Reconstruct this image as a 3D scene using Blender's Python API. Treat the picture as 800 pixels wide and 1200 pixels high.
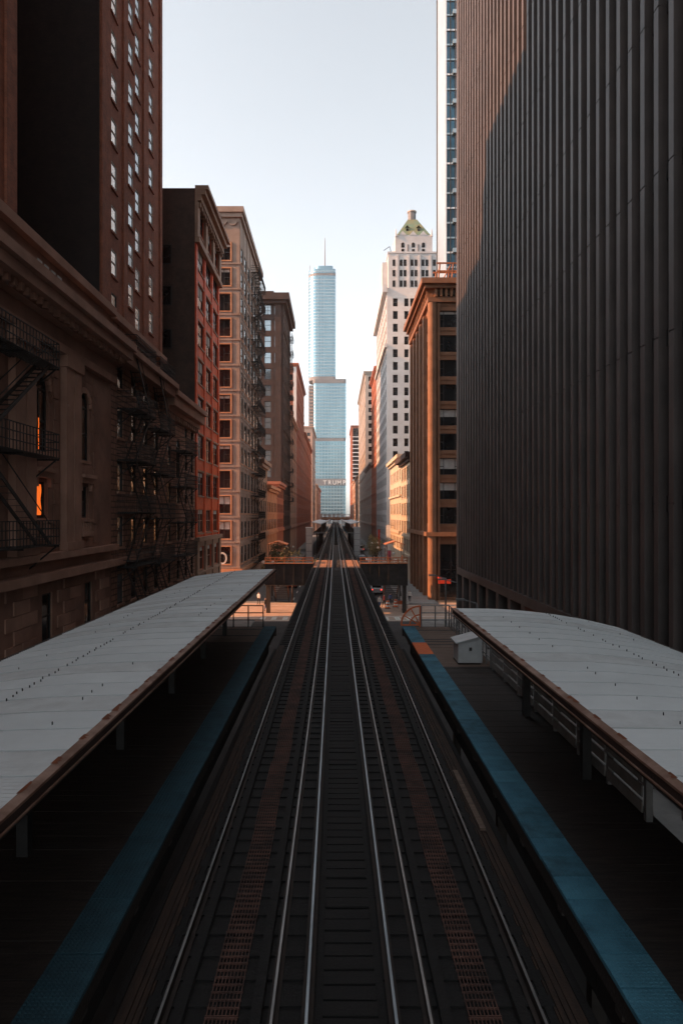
import bpy, bmesh, math, random
from mathutils import Vector, Matrix
R = math.radians
random.seed(7)
for o in list(bpy.data.objects): bpy.data.objects.remove(o)
S = bpy.context.scene
COL = S.collection
# ------------------------------------------------------------------ camera
CAMZ = 6.37                      # metres above the rail heads (rail head z = 0)
cam = bpy.data.cameras.new('camera'); co = bpy.data.objects.new('camera', cam); COL.objects.link(co)
co.location = (0, 0, CAMZ); co.rotation_euler = (R(90), 0, 0)
cam.sensor_fit = 'VERTICAL'; cam.sensor_height = 36; cam.lens = 24
cam.shift_x = 7.5/1200; cam.shift_y = 3.5/1200
cam.clip_start = .1; cam.clip_end = 9000
S.camera = co
S.render.resolution_x = 682; S.render.resolution_y = 1024
# ------------------------------------------------------------------ sky, sun, exposure
SUN_EL, SUN_AZ = 27.0, -98.5     # azimuth clockwise from +Y: the sun stands to the left, a little behind the camera
W = bpy.data.worlds.new('World'); S.world = W; W.use_nodes = True
nt = W.node_tree; nt.nodes.clear()
sky = nt.nodes.new('ShaderNodeTexSky'); sky.sky_type = 'NISHITA'; sky.sun_disc = False
sky.sun_elevation = R(SUN_EL); sky.sun_rotation = R(SUN_AZ)
sky.air_density = 1.0; sky.dust_density = 1.6; sky.ozone_density = 1.0; sky.altitude = 180
hs = nt.nodes.new('ShaderNodeHueSaturation'); hs.inputs['Saturation'].default_value = .32; hs.inputs['Hue'].default_value = .475
bg = nt.nodes.new('ShaderNodeBackground'); bg.inputs['Strength'].default_value = .15
wo = nt.nodes.new('ShaderNodeOutputWorld')
nt.links.new(sky.outputs[0], hs.inputs['Color']); nt.links.new(hs.outputs[0], bg.inputs['Color']); nt.links.new(bg.outputs[0], wo.inputs[0])
sl = bpy.data.lights.new('sun', 'SUN'); sl.energy = 4.5; sl.angle = R(.5); sl.color = (1, .43, .18)
so = bpy.data.objects.new('sun', sl); COL.objects.link(so); so.location = (-60, -10, 80)
az = R(SUN_AZ); el = R(SUN_EL)
sdir = Vector((math.sin(az)*math.cos(el), math.cos(az)*math.cos(el), math.sin(el)))   # towards the sun
so.rotation_euler = (-sdir).to_track_quat('-Z', 'Y').to_euler()
S.view_settings.view_transform = 'Standard'; S.view_settings.look = 'None'
S.view_settings.gamma = 1; S.view_settings.use_curve_mapping = False
S.view_settings.exposure = 1.15
S.render.engine = 'CYCLES'
S.cycles.max_bounces = 8

# ------------------------------------------------------------------ materials
M = {}
def mat(name, c1, c2=None, rough=.7, metal=0, scale=1.5, bump=0, bscale=25, spec=.5, stretch=None, detail=6, ior=1.5, contrast=(.35, .65)):
    m = bpy.data.materials.new(name); m.use_nodes = True; t = m.node_tree
    b = t.nodes['Principled BSDF']
    b.inputs['Roughness'].default_value = rough; b.inputs['Metallic'].default_value = metal
    b.inputs['Specular IOR Level'].default_value = spec; b.inputs['IOR'].default_value = ior
    if c2 is None: c2 = tuple(min(1, x*.72) for x in c1)
    g = t.nodes.new('ShaderNodeNewGeometry')
    src = g.outputs['Position']
    if stretch:
        mp = t.nodes.new('ShaderNodeMapping'); mp.inputs['Scale'].default_value = stretch
        t.links.new(src, mp.inputs['Vector']); src = mp.outputs[0]
    n = t.nodes.new('ShaderNodeTexNoise'); n.inputs['Scale'].default_value = scale; n.inputs['Detail'].default_value = detail; n.inputs['Roughness'].default_value = .62
    t.links.new(src, n.inputs['Vector'])
    r = t.nodes.new('ShaderNodeValToRGB'); r.color_ramp.elements[0].position = contrast[0]; r.color_ramp.elements[1].position = contrast[1]
    r.color_ramp.elements[0].color = (*c2, 1); r.color_ramp.elements[1].color = (*c1, 1)
    t.links.new(n.outputs['Fac'], r.inputs[0]); t.links.new(r.outputs[0], b.inputs['Base Color'])
    if bump:
        n2 = t.nodes.new('ShaderNodeTexNoise'); n2.inputs['Scale'].default_value = bscale; n2.inputs['Detail'].default_value = 4
        t.links.new(g.outputs['Position'], n2.inputs['Vector'])
        bp = t.nodes.new('ShaderNodeBump'); bp.inputs['Strength'].default_value = bump; bp.inputs['Distance'].default_value = .03
        t.links.new(n2.outputs['Fac'], bp.inputs['Height']); t.links.new(bp.outputs[0], b.inputs['Normal'])
    M[name] = m
    return m
def brickmat(name, c1, c2, mortar, rough=.85, bw=.22, bh=.075):
    """far brickwork: bricks only a pixel across; courses run round the building by world position"""
    m = mat(name, c1, c2, rough, bump=.3); t = m.node_tree; b = t.nodes['Principled BSDF']
    g = [n for n in t.nodes if n.type == 'NEW_GEOMETRY'][0]
    sp = t.nodes.new('ShaderNodeSeparateXYZ'); t.links.new(g.outputs['Position'], sp.inputs[0])
    ad = t.nodes.new('ShaderNodeMath'); t.links.new(sp.outputs[0], ad.inputs[0]); t.links.new(sp.outputs[1], ad.inputs[1])
    cb = t.nodes.new('ShaderNodeCombineXYZ'); t.links.new(ad.outputs[0], cb.inputs[0]); t.links.new(sp.outputs[2], cb.inputs[1])
    br = t.nodes.new('ShaderNodeTexBrick'); br.inputs['Scale'].default_value = 1
    br.inputs['Brick Width'].default_value = bw; br.inputs['Row Height'].default_value = bh; br.inputs['Mortar Size'].default_value = bh*.12
    br.inputs['Color1'].default_value = (*c1, 1); br.inputs['Color2'].default_value = (*c2, 1); br.inputs['Mortar'].default_value = (*mortar, 1)
    t.links.new(cb.outputs[0], br.inputs['Vector'])
    mx = t.nodes.new('ShaderNodeMix'); mx.data_type = 'RGBA'; mx.blend_type = 'MULTIPLY'; mx.inputs[0].default_value = .6
    rp = [n for n in t.nodes if n.type == 'VALTORGB'][0]
    rp.color_ramp.elements[0].color = (.55, .55, .55, 1); rp.color_ramp.elements[1].color = (1.25, 1.2, 1.15, 1)
    t.links.new(br.outputs['Color'], mx.inputs[6]); t.links.new(rp.outputs[0], mx.inputs[7]); t.links.new(mx.outputs[2], b.inputs['Base Color'])
    return m
def emit(name, c, s):
    m = bpy.data.materials.new(name); m.use_nodes = True; b = m.node_tree.nodes['Principled BSDF']
    b.inputs['Base Color'].default_value = (*c, 1); b.inputs['Emission Color'].default_value = (*c, 1); b.inputs['Emission Strength'].default_value = s
    M[name] = m
mat('asphalt', (.06, .058, .056), (.04, .039, .038), .9, bump=.3, scale=.6)
mat('concrete', (.24, .23, .215), (.17, .165, .155), .9, bump=.3, scale=.8)
mat('cross_paving', (.44, .32, .25), (.32, .23, .18), .9, bump=.3, scale=.5)
mat('road_paint', (.7, .68, .62), (.45, .44, .4), .8, scale=3)
mat('tie_wood', (.0125, .0105, .0095), (.0075, .0067, .0062), .9, scale=3, bump=.4, stretch=(.6, 6, 6))
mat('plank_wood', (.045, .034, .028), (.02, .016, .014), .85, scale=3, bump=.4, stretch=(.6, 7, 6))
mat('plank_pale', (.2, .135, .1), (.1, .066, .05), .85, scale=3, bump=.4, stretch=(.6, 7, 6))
mat('plank_sun_orange', (.4, .2, .11), (.24, .11, .06), .85, scale=3, stretch=(.6, 7, 6))
mat('tactile_blue_pale', (.065, .225, .31), (.04, .15, .21), .75, scale=2.4, bump=.5, bscale=45, detail=10, contrast=(.32, .62))
mat('tactile_blue_worn', (.05, .17, .235), (.03, .1, .14), .8, scale=3.4, bump=.5, bscale=45, detail=10, contrast=(.36, .6))
mat('tactile_blue_shaded', (.024, .085, .118), (.014, .05, .07), .85, scale=2.4, bump=.5, bscale=45, detail=10, contrast=(.32, .62))  # left strip: same blue, vignette darkening put into the colour
mat('board_brown', (.06, .032, .02), (.022, .014, .011), .9, scale=2.5, bump=.4, stretch=(6, .6, 6))
mat('rail_steel', (.31, .295, .285), (.2, .19, .185), .47, metal=1, scale=2, stretch=(1, .4, 1))
mat('rail_side', (.035, .022, .017), (.02, .014, .011), .8, scale=3)
mat('power_steel', (.3, .33, .35), (.2, .22, .235), .45, metal=1, scale=2, stretch=(1, .4, 1))
mat('grating_rust', (.135, .062, .045), (.045, .024, .019), .8, scale=2)
mat('girder_paint', (.07, .06, .055), (.04, .034, .03), .75, scale=1.5, bump=.2)
mat('girder_rust', (.42, .16, .07), (.2, .08, .04), .8, scale=1.2)
mat('tactile_blue', (.055, .2, .28), (.03, .12, .175), .75, scale=2.2, bump=.5, bscale=45, detail=10, contrast=(.32, .62))
mat('tactile_orange', (.75, .16, .035), (.6, .12, .03), .7, scale=3)
mat('gate_orange', (.7, .16, .04), (.5, .1, .03), .55, scale=3)
mat('rail_grey', (.26, .26, .26), (.16, .16, .16), .5, scale=3, metal=.3)
mat('cabinet_grey', (.48, .5, .5), (.4, .41, .41), .5, scale=2)
mat('roof_metal', (.6, .63, .63), (.53, .555, .555), .55, scale=1.5, detail=11, contrast=(.3, .7))
mat('roof_metal_worn', (.57, .59, .585), (.47, .48, .475), .6, scale=2.2, detail=11, contrast=(.35, .65))
mat('roof_metal_pale', (.64, .67, .67), (.56, .585, .585), .5, scale=1.8, detail=11, contrast=(.3, .7))
mat('fascia_rust', (.32, .2, .15), (.17, .09, .06), .75, scale=1.6, contrast=(.4, .6))
mat('rust_spot', (.22, .06, .02), (.12, .035, .014), .9, scale=5)
mat('dark_metal', (.035, .035, .036), (.02, .02, .02), .55, scale=3)
mat('iron', (.022, .02, .02), (.012, .011, .011), .7, scale=3)
mat('stone_brown', (.36, .2, .145), (.22, .122, .09), .85, scale=.5, bump=.4, bscale=14)
mat('stone_trim', (.46, .27, .2), (.33, .19, .14), .85, scale=.6, bump=.3)
brickmat('stone_course', (.36, .2, .145), (.27, .15, .11), (.12, .07, .05), bw=.9, bh=.36)
brickmat('brick_brown', (.36, .115, .06), (.26, .08, .045), (.26, .14, .1))
brickmat('brick_shaded', (.035, .02, .017), (.024, .015, .013), (.03, .022, .02))  # darker copy of the brown brick, light court shade put into the colour
brickmat('brick_grey', (.085, .05, .038), (.06, .036, .028), (.08, .06, .05))
mat('terracotta_red', (.78, .115, .025), (.55, .07, .016), .6, scale=1.2, bump=.2)
mat('terracotta_tan', (.36, .24, .17), (.27, .17, .12), .7, scale=.8, bump=.2)
mat('beige_stone', (.36, .28, .235), (.27, .205, .17), .8, scale=.7, bump=.3)
mat('beige_sunlit', (.58, .3, .17), (.45, .22, .12), .75, scale=.9)  # beige with the low sun's orange glow put into the colour
mat('brown_terracotta', (.24, .115, .06), (.17, .08, .042), .75, scale=.7, bump=.3)
mat('dark_brown', (.05, .026, .021), (.03, .017, .014), .8, scale=.6, bump=.2)
mat('white_terracotta', (.5, .51, .52), (.42, .425, .43), .6, scale=.25)
mat('cream', (.42, .38, .34), (.33, .3, .27), .8, scale=.4)
mat('yellow_stone', (.48, .4, .3), (.38, .31, .23), .85, scale=.6)
mat('red_brick_far', (.4, .15, .09), (.3, .11, .07), .85, scale=.3)
mat('tan_far', (.45, .3, .22), (.35, .23, .17), .85, scale=.3)
mat('pink_far', (.5, .36, .3), (.4, .29, .24), .85, scale=.3)
mat('grey_far', (.3, .31, .32), (.22, .23, .24), .7, scale=.3)
mat('green_copper', (.1, .2, .15), (.2, .2, .11), .7, scale=.35)
mat('black_metal', (.125, .103, .096), (.085, .072, .068), .5, scale=.4, metal=.2)
mat('black_glass', (.012, .013, .015), (.008, .009, .01), .16, scale=.4, spec=.5)
mat('glass_dark', (.018, .02, .022), (.01, .011, .012), .08, scale=.3, spec=.5)
mat('glass_sky', (.42, .47, .5), (.32, .36, .39), .06, scale=.3, metal=.75)
mat('glass_grey', (.16, .2, .22), (.1, .13, .145), .12, scale=.35, spec=.6)
mat('board_grey', (.3, .29, .275), (.19, .185, .175), .8, scale=2)
mat('white_glass', (.56, .62, .65), (.48, .54, .57), .4, metal=.8, scale=.1)
mat('blind', (.5, .5, .48), (.4, .4, .38), .8, scale=2)
mat('glass_tower', (.2, .35, .41), (.14, .275, .34), .16, metal=.75, scale=.05, stretch=(1, 1, .25))
mat('glass_band', (.4, .5, .54), (.33, .43, .47), .3, metal=.6, scale=.05)
mat('louver', (.2, .21, .22), (.15, .16, .17), .7, scale=.1)
mat('glass_blue', (.09, .22, .3), (.05, .12, .17), .1, metal=.5, scale=.12, stretch=(1, 1, .5))
mat('panel_white', (.72, .75, .77), (.62, .65, .67), .5, scale=.2)
mat('frame_dark', (.03, .03, .03), (.02, .02, .02), .6)
mat('frame_tan', (.34, .22, .15), (.26, .16, .11), .7)
mat('frame_white', (.6, .58, .55), (.48, .46, .44), .7)
mat('leaf', (.11, .085, .03), (.05, .06, .02), .6, scale=2)
mat('bark', (.07, .05, .04), (.04, .03, .025), .9, scale=4)
mat('red_canvas', (.6, .05, .02), (.45, .04, .02), .8)
mat('sign_white', (.75, .75, .72), (.6, .6, .58), .6, scale=3)
mat('sign_magenta', (.4, .06, .12), (.3, .05, .09), .6)
mat('car_silver', (.45, .5, .53), (.4, .45, .48), .25, metal=.6)
mat('car_white', (.75, .75, .75), (.68, .68, .68), .3)
mat('car_dark', (.05, .052, .06), (.04, .04, .05), .25)
mat('car_red', (.4, .03, .025), (.33, .02, .02), .25)
mat('rubber', (.02, .02, .02), (.015, .015, .015), .9)
mat('skin', (.5, .3, .22), (.45, .26, .19), .6)
mat('cloth_blue', (.06, .1, .22), (.04, .07, .16), .9)
mat('cloth_red', (.45, .06, .04), (.35, .05, .03), .9)
mat('cloth_white', (.65, .63, .6), (.55, .53, .5), .9)
mat('cloth_black', (.03, .03, .032), (.02, .02, .022), .9)
emit('glow_orange', (1, .17, .02), .42)
emit('sunset_glow', (.9, .25, .07), .28)
emit('tail_red', (1, .05, .03), 1.2)
emit('head_white', (1, .9, .75), 1.5)

# ------------------------------------------------------------------ helpers
class MB:
    def __init__(s): s.v = []; s.f = []
    def quad(s, *p):
        i = len(s.v); s.v += [tuple(q) for q in p]; s.f.append(tuple(range(i, i+len(p)))); return s
    def box(s, x0, x1, y0, y1, z0, z1):
        i = len(s.v)
        s.v += [(x0, y0, z0), (x1, y0, z0), (x1, y1, z0), (x0, y1, z0), (x0, y0, z1), (x1, y0, z1), (x1, y1, z1), (x0, y1, z1)]
        s.f += [(i, i+3, i+2, i+1), (i+4, i+5, i+6, i+7), (i, i+1, i+5, i+4), (i+1, i+2, i+6, i+5), (i+2, i+3, i+7, i+6), (i+3, i, i+4, i+7)]
        return s
    def bar(s, a, b, w, h=None):
        """square bar from a to b"""
        h = h or w; a = Vector(a); b = Vector(b); d = (b-a).normalized()
        up = Vector((0, 0, 1)) if abs(d.z) < .95 else Vector((0, 1, 0))
        x = d.cross(up).normalized()*w/2; y = x.cross(d).normalized()*h/2
        i = len(s.v)
        for p in (a, b): s.v += [tuple(p-x-y), tuple(p+x-y), tuple(p+x+y), tuple(p-x+y)]
        s.f += [(i+3, i+2, i+1, i), (i+4, i+5, i+6, i+7)] + [(i+k, i+(k+1) % 4, i+4+(k+1) % 4, i+4+k) for k in range(4)]
        return s
    def tube(s, a, b, r0, r1=None, n=10):
        r1 = r0 if r1 is None else r1; a = Vector(a); b = Vector(b); d = (b-a).normalized()
        up = Vector((0, 0, 1)) if abs(d.z) < .95 else Vector((0, 1, 0))
        x = d.cross(up).normalized(); y = x.cross(d).normalized(); i = len(s.v)
        for p, r in ((a, r0), (b, r1)):
            for k in range(n):
                q = 2*math.pi*k/n; s.v.append(tuple(p+x*r*math.cos(q)+y*r*math.sin(q)))
        s.f += [(i+k, i+(k+1) % n, i+n+(k+1) % n, i+n+k) for k in range(n)]
        s.f += [tuple(reversed(range(i, i+n))), tuple(range(i+n, i+2*n))]
        return s
    def prism(s, poly, z0, z1):
        """vertical prism over a counter-clockwise polygon of (x, y)"""
        n = len(poly); i = len(s.v)
        s.v += [(x, y, z0) for x, y in poly] + [(x, y, z1) for x, y in poly]
        s.f += [(i+k, i+(k+1) % n, i+n+(k+1) % n, i+n+k) for k in range(n)] + [tuple(range(i+n, i+2*n)), tuple(reversed(range(i, i+n)))]
        return s
    def sweep(s, prof, y0, y1):
        """closed profile of (x, z), swept along Y"""
        n = len(prof); i = len(s.v)
        s.v += [(x, y0, z) for x, z in prof] + [(x, y1, z) for x, z in prof]
        s.f += [(i+k, i+(k+1) % n, i+n+(k+1) % n, i+n+k) for k in range(n)] + [tuple(range(i+n, i+2*n)), tuple(reversed(range(i, i+n)))]
        return s
    def mesh(s, name, m, off=(0, 0, 0), smooth=False):
        me = bpy.data.meshes.new(name)
        ox, oy, oz = off
        me.from_pydata([(x-ox, y-oy, z-oz) for x, y, z in s.v], [], s.f)
        bm = bmesh.new(); bm.from_mesh(me); bmesh.ops.recalc_face_normals(bm, faces=bm.faces); bm.to_mesh(me); bm.free()
        me.materials.append(M[m] if isinstance(m, str) else m)
        if smooth:
            for p in me.polygons: p.use_smooth = True
        return me
def link(name, me, parent=None, loc=(0, 0, 0), rz=0):
    o = bpy.data.objects.new(name, me); COL.objects.link(o); o.location = loc; o.rotation_euler = (0, 0, rz)
    if parent: o.parent = parent
    return o
def part(name, mb, m, root, stuff=False, smooth=False):
    """mesh given in world coordinates, under a root that is only translated"""
    o = link(name, mb.mesh(name, m, root.location, smooth), root)
    if stuff: o['kind'] = 'stuff'
    return o
def tag(o, label, cat, group=None):
    o['label'] = label; o['category'] = cat
    if group: o['group'] = group
    return o
def thing(name, label, cat, loc=(0, 0, 0), group=None, rz=0):
    return tag(link(name, None, None, loc, rz), label, cat, group)
def struct(name, mb, m):
    o = link(name, mb.mesh(name, m)); o['kind'] = 'structure'; return o
def copy_tree(o, parent=None):
    c = o.copy(); COL.objects.link(c); c.parent = parent
    for ch in list(o.children): copy_tree(ch, c)
    return c
def rows(z0, z1, step):
    out = []; z = z0
    while z <= z1: out.append(z); z += step
    return out

ZS = -6.1                        # street level
XL, XR = -13.6, 14.0             # building lines
# ------------------------------------------------------------------ setting: street, pavements
struct('street', MB().quad((-4000, -300, ZS), (4000, -300, ZS), (4000, 8000, ZS), (-4000, 8000, ZS)), 'asphalt')
def pavement(x0, x1, y0, y1):
    o = struct('pavement', MB().box(x0, x1, y0, y1, ZS-.3, ZS+.14), 'concrete')
for y0, y1 in ((-10, 80), (97, 230), (250, 420), (440, 640)):
    pavement(-60 if y0 > 300 else XL-.4, -9.4, y0, y1); pavement(9.6, 60 if y0 > 300 else XR+.4, y0-2 if y0 > 0 else y0, y1+1)
struct('cross_street', MB().quad((-300, 80.1, ZS+.004), (300, 80.1, ZS+.004), (300, 97, ZS+.004), (-300, 97, ZS+.004)), 'cross_paving')
mk = MB()
for yy in (80.8, 83.6, 94.0, 96.6): mk.box(-30, 30, yy, yy+.22, ZS+.008, ZS+.011)
for k in range(14): mk.box(-9+k*1.35, -8.4+k*1.35, 81.2, 83.4, ZS+.008, ZS+.011)
for k in range(60): mk.box(-6.2, -6.05, 100+k*9, 103+k*9, ZS+.008, ZS+.011).box(6.4, 6.55, 100+k*9, 103+k*9, ZS+.008, ZS+.011)
struct('road_marking', mk, 'road_paint')

# ------------------------------------------------------------------ buildings
WIN = {}
def window_mesh(w, h, style, fm, gm, arch):
    k = (round(w, 2), round(h, 2), style, fm, gm, arch)
    if k in WIN: return WIN[k]
    f = MB(); t = min(.09, w*.07)
    y0, y1 = .0, .07
    if arch:
        r = w/2; hs = h-r; n = 10
        f.box(-w/2, -w/2+t, y0, y1, 0, hs).box(w/2-t, w/2, y0, y1, 0, hs).box(-w/2+t, w/2-t, y0, y1, 0, t)
        for i in range(n):
            a, b = math.pi*i/n, math.pi*(i+1)/n
            p = [(rr*math.cos(q), hs+rr*math.sin(q)) for rr, q in ((r, a), (r, b), (r-t, b), (r-t, a))]
            f.sweep(p, y0, y1)
        f.box(-w/2+t, w/2-t, y0, y1, hs-t/2, hs+t/2).box(-t/2, t/2, y0+.004, y1-.004, t, hs-t/2)
        f.box(-w/2+t, w/2-t, y0+.002, y1, hs*.5-t/2, hs*.5+t/2)
        g = MB(); ps = [(-w/2+.01, .045, .01), (w/2-.01, .045, .01)] + [((r-.01)*math.cos(math.pi*i/n), .045, hs+(r-.01)*math.sin(math.pi*i/n)) for i in range(n+1)]
        g.quad(*ps)
    else:
        f.box(-w/2, -w/2+t, y0, y1, 0, h).box(w/2-t, w/2, y0, y1, 0, h).box(-w/2+t, w/2-t, y0, y1, 0, t).box(-w/2+t, w/2-t, y0, y1, h-t, h)
        if style == 'sash': f.box(-w/2+t, w/2-t, y0+.002, y1-.002, h*.52-t/2, h*.52+t/2)
        if style == 'bay':
            for x in (-w*.25, w*.25): f.box(x-t/2, x+t/2, y0+.002, y1-.002, t, h-t)
            for a, b in ((-w/2+t, -w*.25-t/2), (w*.25+t/2, w/2-t)): f.box(a, b, y0+.003, y1-.003, h*.5-t/2, h*.5+t/2)
        if style == 'pair': f.box(-t*.6, t*.6, y0+.002, y1-.002, t, h-t).box(-w/2+t, -t*.6, y0+.003, y1-.003, h*.52-t/2, h*.52+t/2).box(t*.6, w/2-t, y0+.003, y1-.003, h*.52-t/2, h*.52+t/2)
        g = MB().quad((-w/2+.01, .045, .01), (w/2-.01, .045, .01), (w/2-.01, .045, h-.01), (-w/2+.01, .045, h-.01))
    WIN[k] = (f.mesh('window', fm), g.mesh('pane', gm))
    return WIN[k]
BL = {}
class Bld:
    def __init__(s, name, label, side, y0, y1, top, m, depth=30, xf=None, zb=ZS, group=None, cat='building'):
        s.side = side; s.xf = xf if xf is not None else (XL if side == 'L' else XR)
        s.y0, s.y1, s.zb, s.zt, s.m = y0, y1, zb, top, m
        s.xa, s.xb = (s.xf-depth, s.xf) if side == 'L' else (s.xf, s.xf+depth)
        s.root = thing(name, label, cat, ((s.xa+s.xb)/2, (y0+y1)/2, zb), group)
        s.street = []; s.south = []; s.wall = MB(); s.depth = .28; s.sdepth = None
    # openings: (centre coordinate, z0, z1, width, style, frame, glass, arch, part?)
    def win(s, face, c, z0, z1, w, style='sash', fm='frame_dark', gm='glass_dark', arch=False, single=True, sill=None, blind=0):
        (s.street if face == 'street' else s.south).append((c, z0, z1, w, style, fm, gm, arch, single, sill, blind))
    def frame(s, face):
        if face == 'south': return Vector((s.xa, s.y0, s.zb)), Vector((1, 0, 0)), Vector((0, -1, 0)), s.xb-s.xa, 0
        if s.side == 'L': return Vector((s.xf, s.y0, s.zb)), Vector((0, 1, 0)), Vector((1, 0, 0)), s.y1-s.y0, R(90)
        return Vector((s.xf, s.y1, s.zb)), Vector((0, -1, 0)), Vector((-1, 0, 0)), s.y1-s.y0, R(-90)
    def u(s, face, c):
        if face == 'south': return c-s.xa
        return c-s.y0 if s.side == 'L' else s.y1-c
    def done(s, roofmat='concrete'):
        Z = Vector((0, 0, 1)); far = {}
        for face, ops in (('street', s.street), ('south', s.south)):
            O, U, N, Wd, rz = s.frame(face); H = s.zt-s.zb
            DD = s.sdepth if face == 'street' and s.sdepth is not None else s.depth
            rc = [(s.u(face, o[0])-o[3]/2, s.u(face, o[0])+o[3]/2, o[1]-s.zb, o[2]-s.zb) for o in ops]
            us = sorted({0, Wd} | {round(a, 4) for r in rc for a in r[:2]}); vs = sorted({0, H} | {round(a, 4) for r in rc for a in r[2:]})
            hole = set()
            for r in rc:
                for i in range(len(us)-1):
                    if us[i] >= r[0]-1e-3 and us[i+1] <= r[1]+1e-3:
                        for j in range(len(vs)-1):
                            if vs[j] >= r[2]-1e-3 and vs[j+1] <= r[3]+1e-3: hole.add((i, j))
            P = lambda u, v, d=0: O+U*u+Z*v-N*d
            for i in range(len(us)-1):
                j = 0
                while j < len(vs)-1:
                    if (i, j) in hole: j += 1; continue
                    k = j
                    while k < len(vs)-1 and (i, k) not in hole: k += 1
                    s.wall.quad(P(us[i], vs[j]), P(us[i+1], vs[j]), P(us[i+1], vs[k]), P(us[i], vs[k])); j = k
            for r, o in zip(rc, ops):
                d = DD; a, b, c, e = r
                s.wall.quad(P(a, c), P(a, e), P(a, e, d), P(a, c, d)).quad(P(b, c), P(b, c, d), P(b, e, d), P(b, e))
                s.wall.quad(P(a, c), P(a, c, d), P(b, c, d), P(b, c)).quad(P(a, e), P(b, e), P(b, e, d), P(a, e, d))
                if o[7]:
                    rr = (b-a)/2; mid = (a+b)/2; hs = e-rr; n = 8
                    for sg in (-1, 1):
                        arc = [(mid+sg*rr*math.cos(q*math.pi/2/n), hs+rr*math.sin(q*math.pi/2/n)) for q in range(n+1)]
                        for (a1, b1), (a2, b2) in zip(arc, arc[1:]):
                            s.wall.quad(P(a1, b1), P(a2, b2), P(a2, e), P(a1, e))
                            s.wall.quad(P(a1, b1), P(a2, b2), P(a2, b2, d), P(a1, b1, d))
                w, h = o[3], o[2]-o[1]
                base = P((a+b)/2, c, max(d-.08, .02))
                if o[8]:
                    fme, gme = window_mesh(w, h, o[4], o[5], o[6], o[7])
                    wo = link('window', fme, s.root, base-s.root.location, rz)
                    link('pane', gme, wo)
                    if o[10]:
                        dr = round(h*o[10]*4)/4*.9
                        if dr > .2:
                            k = (round(w, 2), round(h, 2), dr)
                            if k not in BL: BL[k] = MB().box(-w/2+.12, w/2-.12, .03, .04, h-dr, h-.09).mesh('blind', 'blind')
                            link('blind', BL[k], wo)
                    if o[9]:
                        k = ('sill', round(w, 2), o[9], DD)
                        if k not in BL: BL[k] = MB().box(-w/2-.12, w/2+.12, -max(DD, .1)-.02, -.02, -.16, -.01).mesh('sill', o[9])
                        link('sill', BL[k], wo)
                else:
                    fb = far.setdefault(o[6], MB())
                    fb.quad(*[tuple(P(uu, vv, d*.9)) for uu, vv in ((a, c), (b, c), (b, e), (a, e))])
        xa, xb, y0, y1, zb, zt = s.xa, s.xb, s.y0, s.y1, s.zb, s.zt
        s.wall.quad((xa, y1, zb), (xb, y1, zb), (xb, y1, zt), (xa, y1, zt))
        bx = xa if s.side == 'L' else xb
        s.wall.quad((bx, y0, zb), (bx, y1, zb), (bx, y1, zt), (bx, y0, zt))
        part('wall', s.wall, s.m, s.root)
        part('roof', MB().box(xa+.02, xb-.02, y0+.02, y1-.02, zt-.4, zt-.02), roofmat, s.root)
        for g, fb in far.items(): part('window_row', fb, g, s.root, stuff=True)
        return s
    def band(s, z0, z1, proj, m, name='band', south=True, ya=None, yb=None):
        b = MB(); ya = s.y0-(proj if south else 0) if ya is None else ya; yb = s.y1 if yb is None else yb
        if s.side == 'L':
            b.box(s.xf-.01, s.xf+proj, ya, yb, z0, z1)
            if south: b.box(s.xa, s.xf-.01, s.y0-proj, s.y0+.01, z0, z1)
        else:
            b.box(s.xf-proj, s.xf+.01, ya, yb, z0, z1)
            if south: b.box(s.xf+.01, s.xb, s.y0-proj, s.y0+.01, z0, z1)
        return part(name, b, m, s.root)
    def pier(s, face, c, w, z0, z1, proj, m, name='pilaster'):
        b = MB()
        if face == 'south': b.box(c-w/2, c+w/2, s.y0-proj, s.y0+.01, z0, z1)
        elif s.side == 'L': b.box(s.xf-.01, s.xf+proj, c-w/2, c+w/2, z0, z1)
        else: b.box(s.xf-proj, s.xf+.01, c-w/2, c+w/2, z0, z1)
        return part(name, b, m, s.root)
    def box(s, name, m, *a): return part(name, MB().box(*a), m, s.root)
C = CAMZ
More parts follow.
